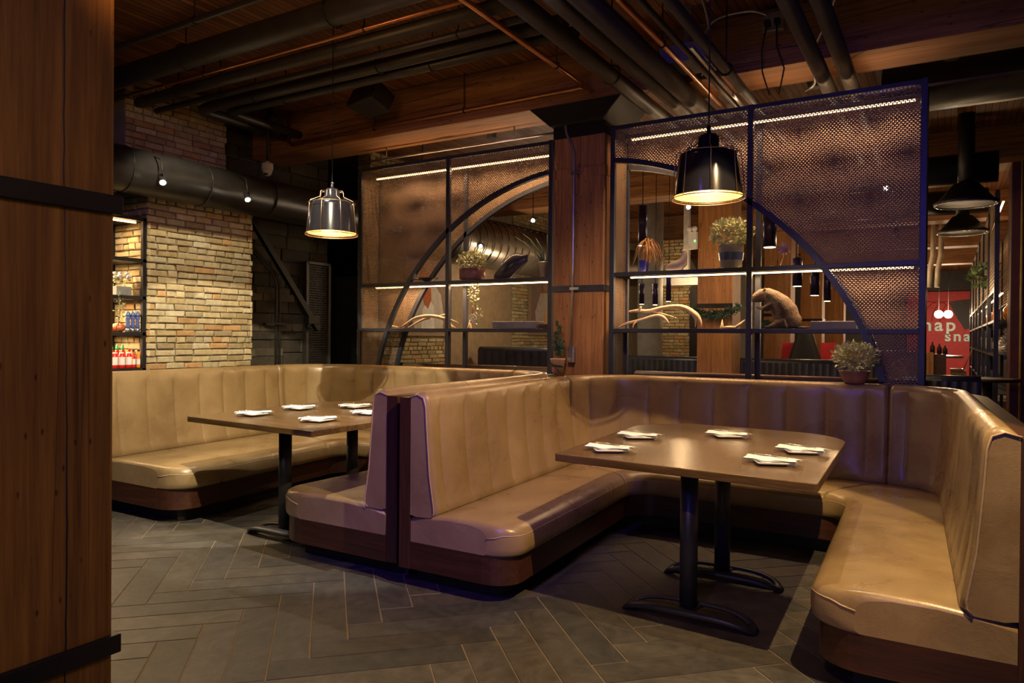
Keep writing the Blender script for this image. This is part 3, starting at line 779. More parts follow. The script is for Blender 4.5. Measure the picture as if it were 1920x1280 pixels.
pipe('iron_pipe', 'dark pipe with clamps running back above the right pendant', [(-1.37, 3.0, ZP), (-1.37, 7.9, ZP)], .037, 'pipe', [((-1.37, 5.2, ZP), 'y')])
pipe('sprinkler_pipe', 'thin pipe beside the clamped pipe above the right pendant', [(-1.44, 4.6, ZP-.03), (-1.44, 7.9, ZP-.03)], .016, 'galv')
pipe('drain_pipe', 'fat dark pipe rising at upper right, left of two side by side', [(-.80, 3.4, ZP), (-.80, 9.0, ZP)], .053, 'pipe')
pipe('drain_pipe', 'fat dark pipe rising at upper right, right of two side by side', [(-.64, 3.4, ZP), (-.64, 9.0, ZP)], .053, 'pipe')
solo('control_box', MB().box((-1.84, 5.13, 3.38), (-1.50, 5.43, 3.51)).box((-1.70, 5.26, 3.51), (-1.66, 5.30, 3.84)), plain('grey_box', (.30, .31, .36), .4, .4), 'grey metal electrical box under the pipes above the right pendant', 'box', bev=.004)
ob = thing('outlet_box', 'galvanised twin outlet box with two hanging black cords by the beam', 'outlet', (-1.13, 5.60, 3.70))
obj('box_body', MB().box((-1.20, 5.55, 3.64), (-1.05, 5.63, 3.78)), 'galv', ob, .005)
for dx in (-.035, .035):
    obj('plug', MB().box((-1.125+dx-.02, 5.50, 3.67), (-1.125+dx+.02, 5.555, 3.71)), 'black', ob)
    obj('power_cord', MB().tube([(-1.125+dx, 5.51, 3.67), (-1.14+dx*1.5, 5.5, 3.5), (-1.12+dx*2.2, 5.55, 3.35), (-1.14+dx, 5.7, 3.22)], .006, 6), 'black', ob)
def hose(name, label, pts, r=.009, mat='galv'):
    # smooth through points
    P_ = [Vector(p) for p in pts]; out = []
    for i in range(len(P_)-1):
        p0 = P_[max(i-1, 0)]; p1 = P_[i]; p2 = P_[i+1]; p3 = P_[min(i+2, len(P_)-1)]
        for k in range(8):
            t = k/8; out.append(.5*((2*p1)+(p2-p0)*t+(2*p0-5*p1+4*p2-p3)*t*t+(3*p1-p0-3*p2+p3)*t**3))
    out.append(P_[-1])
    return solo(name, MB().tube(out, r, 8), mat, label, 'conduit')
hose('flexible_conduit', 'arched metal conduit rising into the twin outlet box', [(-1.66, 5.6, 3.42), (-1.66, 5.56, 3.62), (-1.55, 5.5, 3.78), (-1.3, 5.5, 3.80), (-1.16, 5.55, 3.76)])
hose('flexible_conduit', 'curved metal conduit above the cord of the right pendant', [(-1.9, 4.9, 3.79), (-1.7, 4.9, 3.80), (-1.5, 4.95, 3.76), (-1.46, 5.1, 3.55)])
hose('flexible_conduit', 'pale slack conduit between the outlet box and the twin fat pipes', [(-1.0, 6.2, 3.37), (-.9, 6.0, 3.36), (-.86, 5.6, 3.42), (-.75, 5.4, 3.55), (-.55, 5.1, 3.83)])
# ducts
T = thing('air_duct', 'long dark round air duct along the left brick wall', 'duct', (-6.0, 3, 2.76))
obj('duct_run', MB().tube([(-5.995, -1, 2.77), (-5.995, 7.0, 2.77)], .195, 32), 'duct', T)
for y in (2.9, 3.55, 4.3, 5.05, 5.8, 6.5):
    n = 40; obj('duct_seam', MB().ring([(-5.995+.197*math.cos(2*math.pi*i/n), y, 2.77+.197*math.sin(2*math.pi*i/n)) for i in range(n)], .004, 6), 'duct', T)
T = thing('air_duct', 'round spiral air duct seen through the left screen', 'duct', (-5.9, 7.1, 2.55))
obj('duct_run', MB().tube([(-6.15, 7.36, 2.8), (-6.1, 8.4, 2.78), (-5.9, 12.0, 2.75), (-5.2, 15, 2.8)], .36, 32), plain('spiral_duct', (.16, .13, .10), .35, .7), T)
for k in range(26):
    y = 7.45+k*.19; n = 36; x = -6.14+(y-7)*.045
    obj('duct_seam', MB().ring([(x+.363*math.cos(2*math.pi*i/n), y, 2.79+.363*math.sin(2*math.pi*i/n)) for i in range(n)], .007, 5), 'duct', T)
T = thing('air_duct', 'wide black round duct at the upper right beyond the screen', 'duct', (1, 7.2, 3.3))
obj('duct_run', MB().tube([(-.5, 7.0, 3.5), (4.5, 7.0, 3.5)], .20, 32), 'duct', T)
T = thing('air_duct', 'dark duct crossing behind the left pendant under the beam', 'duct', (-5.8, 6.9, 2.8))
obj('duct_run', MB().tube([(-5.55, 6.85, 2.75), (-5.45, 6.72, 2.98), (-5.2, 6.62, 3.09), (-4.9, 6.55, 3.12)], .17, 28), 'duct', T)
obj('duct_hanger', MB().tube([(-5.2, 6.62, 3.2), (-5.2, 6.62, 3.84)], .008, 6), 'strap', T)
solo('ceiling_bar', MB().tube([(-5.6, 6.0, 3.28), (-3.1, 6.0, 3.28)], .012, 8).tube([(-5.2, 6.0, 3.28), (-5.2, 6.0, 3.4)], .006, 6).tube([(-3.6, 6.0, 3.28), (-3.6, 6.0, 3.4)], .006, 6), 'galv', 'thin metal bar hung under the beam above the left screen', 'rail')
solo('ceiling_bar', MB().tube([(-2.3, 6.3, 3.30), (1.2, 6.3, 3.30)], .012, 8), 'galv', 'thin metal bar running above the right screen', 'rail')

# speakers and camera
def speaker(label, c, rz, w_=.42, h_=.20, d_=.24):
    T = thing('ceiling_speaker', label, 'speaker', c)
    mb = MB()
    vs = [(-w_/2, -d_/2, -h_/2), (w_/2, -d_/2, -h_/2), (w_/2, -d_/2, h_/2), (-w_/2, -d_/2, h_/2), (-w_/2*.8, d_/2, -h_/2*.7), (w_/2*.8, d_/2, -h_/2*.7), (w_/2*.8, d_/2, h_/2), (-w_/2*.8, d_/2, h_/2)]
    mb.add(vs, [(0, 1, 2, 3), (7, 6, 5, 4), (0, 4, 5, 1), (3, 2, 6, 7), (1, 5, 6, 2), (4, 0, 3, 7)])
    a = obj('cabinet', mb, 'black', T, .012, local=True)
    b = obj('grille', MB().box((-w_/2+.012, -d_/2-.006, -h_/2+.012), (w_/2-.012, -d_/2+.002, h_/2-.012)), 'strap', T, local=True)
    c2 = obj('mount', MB().tube([(0, 0, h_/2), (0, 0, 3.84-c[2])], .012, 8), 'strap', T, local=True)
    a.rotation_euler = b.rotation_euler = (R(-25), 0, rz); return T
speaker('black box speaker hung in front of the timber beam', (-4.62, 5.12, 3.56), R(-15))
speaker('small black speaker above the elbow of the twin pipes', (-6.25, 5.35, 3.60), R(-20), .26, .17, .18)
for k, (x, y, z) in enumerate([(-4.05, 6.3, 3.42), (-3.2, 6.3, 3.4)]):
    solo('ceiling_can', MB().lathe([(.05, 0), (.055, .11), (.03, .14), (.012, .15), (.012, 3.84-z)], (x, y, z), 20), 'black', ['small black can light hung behind the beam, above the left screen', 'small black can light hung behind the beam, beside the column'][k], 'lamp')
for k, (x, y, z) in enumerate([(-.95, 6.35, 3.43), (.0, 6.4, 3.5), (.55, 6.4, 3.6)]):
    solo('ceiling_can', MB().lathe([(.05, 0), (.065, .05), (.06, .12), (.02, .15), (.012, 3.84-z)], (x, y, z), 20), 'black',
         ['black can light near the two fat pipes above the right screen', 'black can light above the top right corner of the right screen', 'black can light at upper right before the wide duct'][k], 'lamp')
T = thing('dome_camera', 'white dome security camera under the left end of the beam', 'camera', (-6.2, 5.30, 3.13))
obj('camera_base', MB().lathe([(.055, .0), (.06, .03), (.06, .07), (.05, .08), (.02, .085), (.02, .10)], (-6.25, 5.30, 3.13), 24), 'white', T)
obj('mount_rod', MB().tube([(-6.25, 5.30, 3.22), (-6.25, 5.30, 3.84)], .012, 8), 'black', T)
obj('camera_ball', MB().blob((-6.25, 5.30, 3.125), (.05, .05, .055)), 'white', T)
obj('lens', MB().lathe([(.02, 0), (.022, .012)], (-6.232, 5.262, 3.08), 16), 'black', T)
# track spots
def trackspot(label, x, y, z, aim, zc=3.84, power=0, r=.028, group='small spotlights'):
    T = thing('spotlight', label, 'spotlight', (x, y, z))
    d = (Vector(aim)-Vector((x, y, z))).normalized(); p = Vector((x, y, z))
    obj('lamp_head', MB().tube([p-d*.09, p-d*.01, p], [r, r, r*1.15], 16), 'black', T)
    obj('stem', MB().tube([p-d*.05, (x, y, z+.08)] + ([(x-.03, y, 2.86), (-5.86, y, 2.90)] if x < -5.71 and y < 7 else [(x, y, zc)]), .006, 6), 'strap', T)
    obj('lens', MB().tube([p+d*.001, p+d*.004], r*.8, 12), 'spotlens', T)
    if power:
        lamp('track_light', 'SPOT', tuple(p+d*.02), aim, power, (1, .82, .58), .02, spot=75, blend=.5)
    return T
trackspot('bright track spotlight hanging before the duct, left one', -5.72, 3.75, 2.66, (-4.2, 2.9, .8), power=26)
trackspot('bright track spotlight hanging before the duct, right one by the brick pier corner', -5.72, 4.62, 2.66, (-4.2, 3.9, .6), power=26)
lamp('brick_wash', 'SPOT', (-4.9, 3.6, 3.4), (-6.3, 4.5, 1.6), 150, (1, .84, .56), .05, spot=70, blend=.6)  # spot aimed at the brick pier, with no lamp head
# ================================================================ SMALL THINGS
def leaves(c, r, n, size, mat_name='leaf', seed=1, flat=0., elong=1.15):
    rnd = random.Random(seed); mb = MB()
    for i in range(n):
        while True:
            d = Vector((rnd.uniform(-1, 1), rnd.uniform(-1, 1), rnd.uniform(-1, 1)))
            if d.length <= 1: break
        d = d*(.55+.45*rnd.random())if d.length > .01 else d
        d = d.normalized()*(.45+.55*rnd.random()**.5)
        p = Vector((c[0]+d.x*r[0], c[1]+d.y*r[1], c[2]+d.z*r[2]))
        a = (d+Vector((rnd.uniform(-.8, .8), rnd.uniform(-.8, .8), rnd.uniform(-.3, .9)))).normalized()
        b = a.cross(Vector((rnd.uniform(-1, 1), rnd.uniform(-1, 1), 1))).normalized(); nn = a.cross(b)
        L = size*rnd.uniform(.7, 1.3)*elong; Wd = size*rnd.uniform(.7, 1.2)*.42
        mb.add([p, p+a*L*.4+b*Wd+nn*L*.06, p+a*L, p+a*L*.4-b*Wd+nn*L*.06, p+a*L*.45-nn*L*.05], [(0, 1, 4), (1, 2, 4), (2, 3, 4), (3, 0, 4)], True)
    return mb
def potted(name, label, x, y, z, pot, potmat, fol, folmat='leaf', extra=None, sy=1, sx=1):
    T = thing(name, label, 'plant', (x, y, z))
    mb = MB().lathe(pot, (x, y, z), 28, sx, sy); obj('pot', mb, potmat, T)
    obj('foliage', fol, folmat, T)
    if extra: extra(T)
    return T
# --- left screen shelves
def band(T): obj('drip_saucer', MB().lathe([(.0, 0), (.12, 0), (.125, .012), (.10, .012)], (-4.07, 5.99, 1.925), 28, 1, .8), 'concrete', T)
potted('potted_plant', 'leafy plant in a wide purple-brown pot on the upper left screen shelf', -4.07, 5.99, 1.93, [(.10, .01), (.135, .02), (.14, .12), (.13, .125), (.12, .10)], 'terracotta',
       leaves((-4.07, 5.99, 2.13), (.16, .11, .09), 420, .028, seed=3), extra=band, sy=.75)
T = potted('potted_aloe', 'long-leaved aloe in a small tin bucket on the upper left screen shelf', -3.24, 5.98, 1.93, [(.04, 0), (.06, .14), (.066, .145), (.06, .15), (.05, .145), (.04, .12)], 'galvpot', MB()
     .tube([(-3.24, 5.98, 2.05), (-3.32, 5.97, 2.15), (-3.45, 5.96, 2.27), (-3.56, 5.95, 2.34)], [.022, .02, .012, .002], 8, flat=.35)
     .tube([(-3.24, 5.98, 2.05), (-3.30, 5.98, 2.18), (-3.40, 5.98, 2.30), (-3.48, 5.98, 2.36)], [.02, .018, .01, .002], 8, flat=.35)
     .tube([(-3.24, 5.98, 2.05), (-3.26, 5.97, 2.2), (-3.33, 5.96, 2.31)], [.02, .015, .002], 8, flat=.35)
     .tube([(-3.22, 5.98, 2.05), (-3.22, 5.99, 2.2), (-3.23, 6.0, 2.36)], [.018, .014, .002], 8, flat=.35)
     .tube([(-3.22, 5.98, 2.05), (-3.19, 5.96, 2.15), (-3.17, 5.94, 2.24)], [.018, .012, .002], 8, flat=.35), 'aloe')
# carved dark bird / whale shape
bb = MB(); rows = []
for i in range(17):
    t = i/16; cx = -3.80+.36*t; top = 1.93+.06+.19*math.sin(min(1, t*1.25)*math.pi*.62)+.0*t; bot = 1.928+.20*max(0, t-.45)**1.1*1.6
    top = max(top, bot+.012)
    h = (top-bot)/2; cz = (top+bot)/2; wy = .055*math.sin(math.pi*min(1, .12+t*.85))+.008
    rows.append([(cx, 6.0+wy*math.cos(a), cz+h*math.sin(a)) for a in [2*math.pi*j/16 for j in range(16)]])
bb.grid(rows, True, True); bb.f += [tuple(range(16))[::-1], tuple(16*16+j for j in range(16))]; bb.sm += [True]*2
solo('carved_figure', bb, 'metalbird', 'dark glossy carved animal figure leaning right on the upper left screen shelf', 'carving')
T = thing('serving_bowl', 'small dark curved dish on the upper left screen shelf under the arch', 'dish', (-4.62, 6.0, 1.93))
obj('dish_bowl', MB().lathe([(.02, 0), (.04, .01), (.11, .045), (.115, .05), (.10, .045), (.02, .015)], (-4.62, 6.0, 1.93), 24, 1.1, .7), 'steel', T)
obj('handle', MB().tube([(-4.70, 6.0, 1.965), (-4.80, 5.99, 1.97), (-4.90, 5.98, 1.985)], [.012, .008, .004], 8), 'steel', T)
def antler(name, label, beams, z0):
    mb = MB()
    for pts, rs in beams:
        P_ = [Vector(p) for p in pts]; out = []; rr_ = []
        for i in range(len(P_)-1):
            p0 = P_[max(i-1, 0)]; p1 = P_[i]; p2 = P_[i+1]; p3 = P_[min(i+2, len(P_)-1)]
            for k in range(6):
                t = k/6; out.append(.5*((2*p1)+(p2-p0)*t+(2*p0-5*p1+4*p2-p3)*t*t+(3*p1-p0-3*p2+p3)*t**3)); rr_.append(rs[i]*(1-t)+rs[i+1]*t)
        out.append(P_[-1]); rr_.append(rs[-1])
        mb.tube(out, rr_, 10)
    return solo(name, mb, 'antler', label, 'antler')
antler('antler', 'pale arched antler on the lower shelf of the left screen', [
    ([(-4.98, 6.0, 1.475), (-4.92, 6.0, 1.50), (-4.80, 6.0, 1.56), (-4.62, 5.98, 1.585), (-4.45, 5.97, 1.57), (-4.33, 5.96, 1.52), (-4.28, 5.95, 1.465)], [.006, .012, .016, .018, .018, .014, .004]),
    ([(-4.93, 6.05, 1.465), (-4.85, 6.05, 1.50), (-4.72, 6.04, 1.55), (-4.60, 6.02, 1.575)], [.005, .01, .013, .013]),
    ([(-4.42, 5.97, 1.565), (-4.30, 5.93, 1.55), (-4.18, 5.92, 1.51)], [.012, .009, .003]),
    ([(-4.42, 5.97, 1.56), (-4.36, 6.02, 1.50), (-4.30, 6.04, 1.465)], [.012, .008, .003]),
    ([(-4.48, 5.97, 1.575), (-4.40, 5.99, 1.60), (-4.34, 6.0, 1.585)], [.01, .007, .003])], 1.46)
antler('antler', 'short pale antler piece lying left of the arched one', [([(-5.18, 5.98, 1.468), (-5.10, 5.98, 1.48), (-5.02, 5.99, 1.470)], [.006, .012, .005]), ([(-5.12, 5.98, 1.48), (-5.08, 5.96, 1.50)], [.008, .003])], 1.46)
# hanging vine with ornament
T = thing('hanging_vine', 'leafy vine hanging from the slotted shelf of the left screen', 'plant', (-4.03, 5.97, 1.92))
vm = MB().tube([(-4.03, 5.97, 1.92), (-4.04, 5.965, 1.8), (-4.01, 5.965, 1.65), (-3.99, 5.965, 1.52)], .003, 6)
obj('stem', vm, 'green', T)
f = leaves((-4.03, 5.965, 1.80), (.06, .03, .13), 90, .026, seed=9); g2 = leaves((-3.98, 5.965, 1.58), (.045, .02, .10), 40, .024, seed=10)
f.add(g2.v, g2.f, True); obj('foliage', f, 'leaf', T)
T = thing('snowflake_ornament', 'round white snowflake ornament on a red ribbon in the vine', 'ornament', (-4.03, 5.95, 1.50))
om = MB(); n = 28; cx, cy, cz = -4.03, 5.945, 1.555
om.tube([(cx+.045*math.cos(2*math.pi*i/n), cy, cz+.045*math.sin(2*math.pi*i/n)) for i in range(n+1)], .004, 6)
om.tube([(cx+.018*math.cos(2*math.pi*i/n), cy, cz+.018*math.sin(2*math.pi*i/n)) for i in range(n+1)], .003, 6)
for k in range(8):
    a = 2*math.pi*k/8; om.tube([(cx+.018*math.cos(a), cy, cz+.018*math.sin(a)), (cx+.045*math.cos(a), cy, cz+.045*math.sin(a))], .003, 6)
obj('ornament_ring', om, 'white', T); obj('ribbon', MB().tube([(cx, cy, cz+.045), (cx+.002, cy, cz+.12)], .004, 6), 'redc', T)
solo('stacked_books', MB().box((-3.78, 5.92, 1.458), (-3.30, 6.08, 1.525)), 'stone', 'long grey-violet book lying on the lower shelf of the left screen', 'book', bev=.004)
solo('wood_block', MB().box((-3.28, 5.93, 1.458), (-3.16, 6.08, 1.50)), 'walnut', 'small dark wood block beside the long book, left screen', 'block', bev=.003)
solo('mini_cone', MB().lathe([(.022, 0), (.024, .01), (.002, .085)], (-4.10, 6.0, 1.457), 18), 'antler', 'small pale cone ornament on the lower shelf of the left screen', 'ornament')
# --- plant on the ledge by the column
T = thing('potted_spruce', 'small potted spruce with a black bow on the ledge before the column', 'plant', (-2.90, 5.62, 1.07))
obj('pot', MB().lathe([(.05, 0), (.065, .11), (.07, .115), (.06, .12), (.05, .10)], (-2.90, 5.60, 1.075), 22), plain('kraft_wrap', (.50, .32, .20), .8), T)
f = MB(); rnd = random.Random(4)
for (dx, dz, rr_) in ((0, .17, .055), (-.03, .23, .05), (.03, .25, .05), (-.02, .31, .045), (.015, .37, .04), (-.01, .42, .028), (.035, .19, .045)):
    for i in range(150):
        a = rnd.uniform(0, 6.283); ph = rnd.uniform(-1.2, 1.4); d = Vector((math.cos(a)*math.cos(ph), math.sin(a)*math.cos(ph), math.sin(ph)+.3)).normalized()
        p = Vector((-2.90+dx, 5.60, 1.075+dz)); q = p+d*rr_*rnd.uniform(.8, 1.15); s_ = d.cross(Vector((0, 0, 1))).normalized()*.0045
        f.add([p-s_, p+s_, q+s_*.3, q-s_*.3], [(0, 1, 2, 3)])
    f.blob((-2.90+dx, 5.60, 1.075+dz), (rr_*.5,)*3, 10, 6)
obj('foliage', f, 'fir', T)
obj('bow', MB().tube([(-2.965, 5.57, 1.13), (-2.90, 5.53, 1.135), (-2.835, 5.57, 1.13)], .008, 8).tube([(-2.90, 5.53, 1.135), (-2.86, 5.525, 1.10), (-2.85, 5.53, 1.08)], .005, 6).tube([(-2.90, 5.53, 1.135), (-2.93, 5.52, 1.16), (-2.95, 5.53, 1.14)], .006, 6), 'black', T)
# --- right screen shelves
rg = random.Random(6); gm = MB()
for i in range(46):
    a = rg.uniform(0, 6.283); L = rg.uniform(.06, .17); x, y, z = -2.20+rg.uniform(-.02, .02), 5.90, 2.12+rg.uniform(-.03, .06)
    gm.tube([(x, y, 2.02), (x+.2*L*math.cos(a), y+.2*L*math.sin(a), z+.05), (x+.6*L*math.cos(a), y+.5*L*math.sin(a), z+.0), (x+.95*L*math.cos(a), y+.7*L*math.sin(a), z-.12)], [.004, .005, .004, .001], 5)
T = thing('dried_plant', 'drooping dried air plant in a small cobalt pot, right screen shelf', 'plant', (-2.24, 5.9, 1.93))
obj('foliage', gm, 'straw', T); obj('pot', MB().lathe([(.03, 0), (.045, .11), (.048, .115), (.04, .11)], (-2.235, 5.9, 1.926), 20), 'bluepot', T)
def bird():
    T = thing('bird_figure', 'pale stone bird figure on the upper shelf of the right screen', 'figurine', (-1.95, 5.9, 1.926))
    mb = MB(); rows = []
    spine = [(-2.045, 1.955, .012), (-2.02, 1.965, .03), (-1.98, 1.975, .045), (-1.93, 1.985, .05), (-1.895, 2.01, .042), (-1.885, 2.05, .030), (-1.885, 2.08, .024), (-1.885, 2.10, .022), (-1.885, 2.118, .012)]
    mb.tube([(x, 5.9, z) for x, z, r_ in spine], [r_ for x, z, r_ in spine], 14)
    o = obj('bird_body', mb, plain('pale_stone', (.42, .34, .28), .5), T)
    obj('beak', MB().tube([(-1.895, 5.885, 2.098), (-1.915, 5.875, 2.088)], [.008, .001], 8), 'metalbird', T)
bird()
def bands(T):
    for z0, z1, m_ in ((.055, .115, 'mill'), (.0, .02, 'concrete')):
        obj('pot_band', MB().lathe([(.0845+.018*z0/.16, z0), (.0855+.018*z1/.16, z1)], (-1.50, 5.9, 1.95), 28, close=False), m_, T)
potted('potted_plant', 'bushy pale-green plant in a grey pot with a dark blue band', -1.50, 5.9, 1.926, [(.05, 0), (.075, .015), (.084, .04), (.098, .17), (.098, .20), (.088, .20), (.08, .16)], 'concrete',
       leaves((-1.50, 5.9, 2.23), (.17, .12, .11), 900, .026, seed=5), extra=bands)
T = thing('metal_flower', 'small pink metal flower standing on the upper shelf of the right screen', 'ornament', (-1.12, 5.9, 1.926))
fm_ = MB()
for k in range(10):
    a = 2*math.pi*k/10; d = Vector((math.cos(a), -.3, math.sin(a))); s_ = Vector((-math.sin(a), 0, math.cos(a)))*.012
    p = Vector((-1.09, 5.9, 2.08)); fm_.add([p, p+d*.03+s_, p+d*.06, p+d*.03-s_], [(0, 1, 2, 3)])
obj('petals', fm_, plain('pink_metal', (.6, .35, .35), .3, .4), T)
obj('stem', MB().tube([(-1.09, 5.9, 2.08), (-1.10, 5.9, 2.02), (-1.12, 5.9, 1.95)], .003, 6).tube([(-1.20, 5.9, 1.95), (-1.14, 5.9, 1.935), (-1.02, 5.9, 1.932)], [.003, .01, .003], 8), 'antler', T)
antler('antler', 'long pale antler sweeping over the lower shelf of the right screen', [
    ([(-2.36, 5.85, 1.60), (-2.28, 5.86, 1.61), (-2.18, 5.87, 1.605), (-2.08, 5.88, 1.63), (-1.95, 5.89, 1.645), (-1.86, 5.9, 1.625), (-1.78, 5.9, 1.57), (-1.745, 5.9, 1.52), (-1.735, 5.9, 1.475)], [.006, .014, .018, .015, .016, .022, .024, .014, .003]),
    ([(-1.82, 5.9, 1.60), (-1.79, 5.92, 1.54), (-1.795, 5.93, 1.47)], [.018, .011, .003]),
    ([(-2.14, 5.88, 1.60), (-2.05, 5.87, 1.58), (-1.93, 5.86, 1.545)], [.012, .008, .003]),
    ([(-2.26, 5.86, 1.61), (-2.24, 5.85, 1.64), (-2.25, 5.85, 1.60)], [.012, .008, .006])], 1.46)
antler('antler', 'lower pale antler reaching down left on the right screen lower shelf', [
    ([(-2.44, 5.84, 1.465), (-2.36, 5.84, 1.50), (-2.24, 5.85, 1.53), (-2.12, 5.86, 1.565), (-2.05, 5.86, 1.555), (-1.99, 5.86, 1.50)], [.006, .014, .014, .013, .016, .004]),
    ([(-2.26, 5.85, 1.53), (-2.29, 5.83, 1.50), (-2.30, 5.82, 1.465)], [.010, .007, .003])], 1.46)
mb = MB().lathe([(.015, 0), (.016, .008), (.001, .075)], (-1.565, 5.9, 1.46), 14); mb.blob((-1.50, 5.9, 1.47), (.055, .03, .012), 14, 8); mb.tube([(-1.46, 5.9, 1.47), (-1.41, 5.9, 1.50), (-1.385, 5.9, 1.53)], [.012, .014, .003], 8)
solo('carved_shapes', mb, 'antler', 'small pale carving with two upright points, lower shelf, right screen', 'carving')
# beaver: one continuous body
def beaver():
    X, Y, Z = -1.06, 5.88, 1.457
    mb = MB()
    sp = [(-.00, .02, .075), (-.0, .07, .095), (-.02, .13, .098), (-.06, .19, .085), (-.11, .235, .070), (-.155, .262, .060), (-.20, .262, .050), (-.235, .245, .040), (-.265, .232, .026), (-.278, .226, .012)]
    mb.tube([(X+x, Y, Z+z) for x, z, r_ in sp], [r_ for x, z, r_ in sp], 22)
    mb.blob((X+.0, Y, Z+.07), (.105, .085, .075), 20, 12)
    for s in (-1, 1):
        mb.tube([(X-.10, Y+s*.05, Z+.19), (X-.17, Y+s*.05, Z+.155), (X-.215, Y+s*.035, Z+.17)], [.028, .020, .013], 10)
        for k in range(4): mb.tube([(X-.212, Y+s*.035+(k-1.5)*.007, Z+.17), (X-.232, Y+s*.035+(k-1.5)*.009, Z+.165)], [.005, .003], 6)
        mb.tube([(X-.0, Y+s*.06, Z+.05), (X-.07, Y+s*.065, Z+.03), (X-.12, Y+s*.065, Z+.014), (X-.155, Y+s*.065, Z+.010)], [.05, .035, .018, .010], 10)
        mb.blob((X-.165, Y+s*.042, Z+.308), (.012, .008, .014), 8, 6)
    T = thing('beaver_figure', 'brown beaver standing upright facing left on the right screen shelf', 'animal', (X, Y, Z))
    o = obj('beaver_body', mb, 'fur', T)
    md = o.modifiers.new('Remesh', 'REMESH'); md.mode = 'VOXEL'; md.voxel_size = .0055; md.use_smooth_shade = True
    sm_ = o.modifiers.new('Smooth', 'SMOOTH'); sm_.factor = .6; sm_.iterations = 4
    tl = MB().blob((X+.10, Y, Z+.012), (.065, .045, .010), 16, 8); obj('tail', tl, 'steel', T)
    obj('nose', MB().blob((X-.285, Y, Z+.228), (.010, .012, .009), 10, 6), 'black', T)
    obj('teeth', MB().box((X-.274, Y-.006, Z+.196), (X-.268, Y+.006, Z+.212)), 'salt', T)
    for s in (-1, 1): obj('eye', MB().blob((X-.225, Y+s*.036, Z+.268), (.006, .005, .006), 8, 6), 'black', T)
beaver()
solo('stacked_books', MB().box((-.885, 5.82, 1.458), (-.57, 6.0, 1.515)), 'stone', 'long dark violet book lying on the lower shelf of the right screen', 'book', bev=.004)
potted('potted_plant', 'pale leafy plant in a round purple clay pot at the foot of the right screen', -.56, 5.60, 1.075, [(.06, 0), (.085, .03), (.10, .08), (.105, .085), (.09, .085), (.08, .06)], 'terracotta',
       leaves((-.56, 5.62, 1.26), (.15, .12, .095), 650, .026, seed=15), sy=.9)

# --- wall shelf unit at the left with condiments
T = thing('shelf_unit', 'black steel shelf unit with lit top at far left beside the brick pier', 'shelf', (-6.5, 3.3, 0))
for (x, y) in ((-6.235, 3.905), (-6.73, 3.905), (-6.235, 2.6), (-6.73, 2.6)): obj('shelf_post', MB().box((x-.018, y-.018, 0), (x+.018, y+.018, 2.42)), 'strap', T, .002)
for z in (1.055, 1.375, 1.70, 2.035): obj('shelf_board', MB().box((-6.75, 2.58, z-.016), (-6.217, 3.92, z+.016)), 'strap', T, .002)
obj('top_frame', MB().box((-6.75, 2.58, 2.39), (-6.217, 3.92, 2.42)), 'strap', T)
obj('back_panel', MB().box((-6.80, 2.58, .6), (-6.76, 3.92, 2.42)), 'brown', T)
obj('strip_light', MB().box((-6.30, 2.7, 2.372), (-6.28, 3.86, 2.384)), 'led', T)
for z in (2.36, 2.0, 1.665, 1.34): lamp('shelf_fill', 'AREA', (-6.45, 3.35, z), (-6.45, 3.35, 0), 15, (1, .66, .34), .05, .9)  # area light added in each bay to brighten items and brick
for z in (2.02, 1.685, 1.36): obj('under_light', MB().box((-6.72, 2.7, z-.008), (-6.71, 3.86, z-.002)), 'ledfar', T)
def shakers(x, y, z, lab):
    T = thing('shaker', lab, 'shaker', (x, y, z), 'cream shakers on the wall shelf')
    obj('shaker_body', MB().lathe([(.018, 0), (.022, .01), (.022, .05), (.014, .062)], (x, y, z), 16), 'salt', T); obj('shaker_cap', MB().lathe([(.015, .062), (.013, .078), (.004, .084)], (x, y, z), 14), 'salt', T)
shakers(-6.38, 3.845, 1.391, 'cream shaker on the wall shelf, nearer the pumpkin'); shakers(-6.38, 3.895, 1.391, 'cream shaker on the wall shelf, nearer the blue mills')
for k, y in enumerate((3.93, 3.975, 3.885+.135)):
    x = -6.40 if k < 2 else -6.44
    y = (3.775, 3.82, 3.865)[k]
for k, (x, y) in enumerate(((-6.285, 3.79), (-6.285, 3.835), (-6.285, 3.88))):
    T = thing('pepper_mill', ['blue pepper mill on the wall shelf, left of three', 'blue pepper mill on the wall shelf, middle of three', 'blue pepper mill on the wall shelf, right of three by the brick'][k], 'pepper mill', (x, y, 1.391), 'blue pepper mills')
    obj('mill_base', MB().lathe([(.020, 0), (.020, .03), (.014, .035)], (x, y, 1.391), 18), 'galvpot', T)
    obj('mill_body', MB().lathe([(.016, .035), (.021, .05), (.014, .09), (.02, .13), (.021, .14)], (x, y, 1.391), 18), 'mill', T)
    obj('mill_head', MB().lathe([(.022, .14), (.024, .155), (.018, .175), (.006, .18), (.006, .19)], (x, y, 1.391), 18), 'mill', T)
T = thing('pumpkin', 'small orange gourd on the wall shelf beside the shakers', 'gourd', (-6.37, 3.75, 1.391))
obj('gourd_body', MB().blob((-6.37, 3.75, 1.43), (.06, .06, .042), 32, 12, lambda d: 1+.06*math.cos(8*math.atan2(d.y, d.x))), 'pumpkin', T)
obj('stalk', MB().tube([(-6.37, 3.75, 1.465), (-6.365, 3.76, 1.49), (-6.35, 3.77, 1.505)], [.008, .006, .005], 8), 'straw', T)
T = thing('potted_plant', 'white-flowering plant in a grey planter on the wall shelf', 'plant', (-6.37, 3.77, 1.716))
obj('pot', MB().box((-6.43, 3.70, 1.716), (-6.31, 3.84, 1.80)), 'concrete', T, .006)
lf = leaves((-6.37, 3.77, 1.84), (.055, .075, .035), 70, .03, seed=21); obj('foliage', lf, 'leaf', T)
fl = MB()
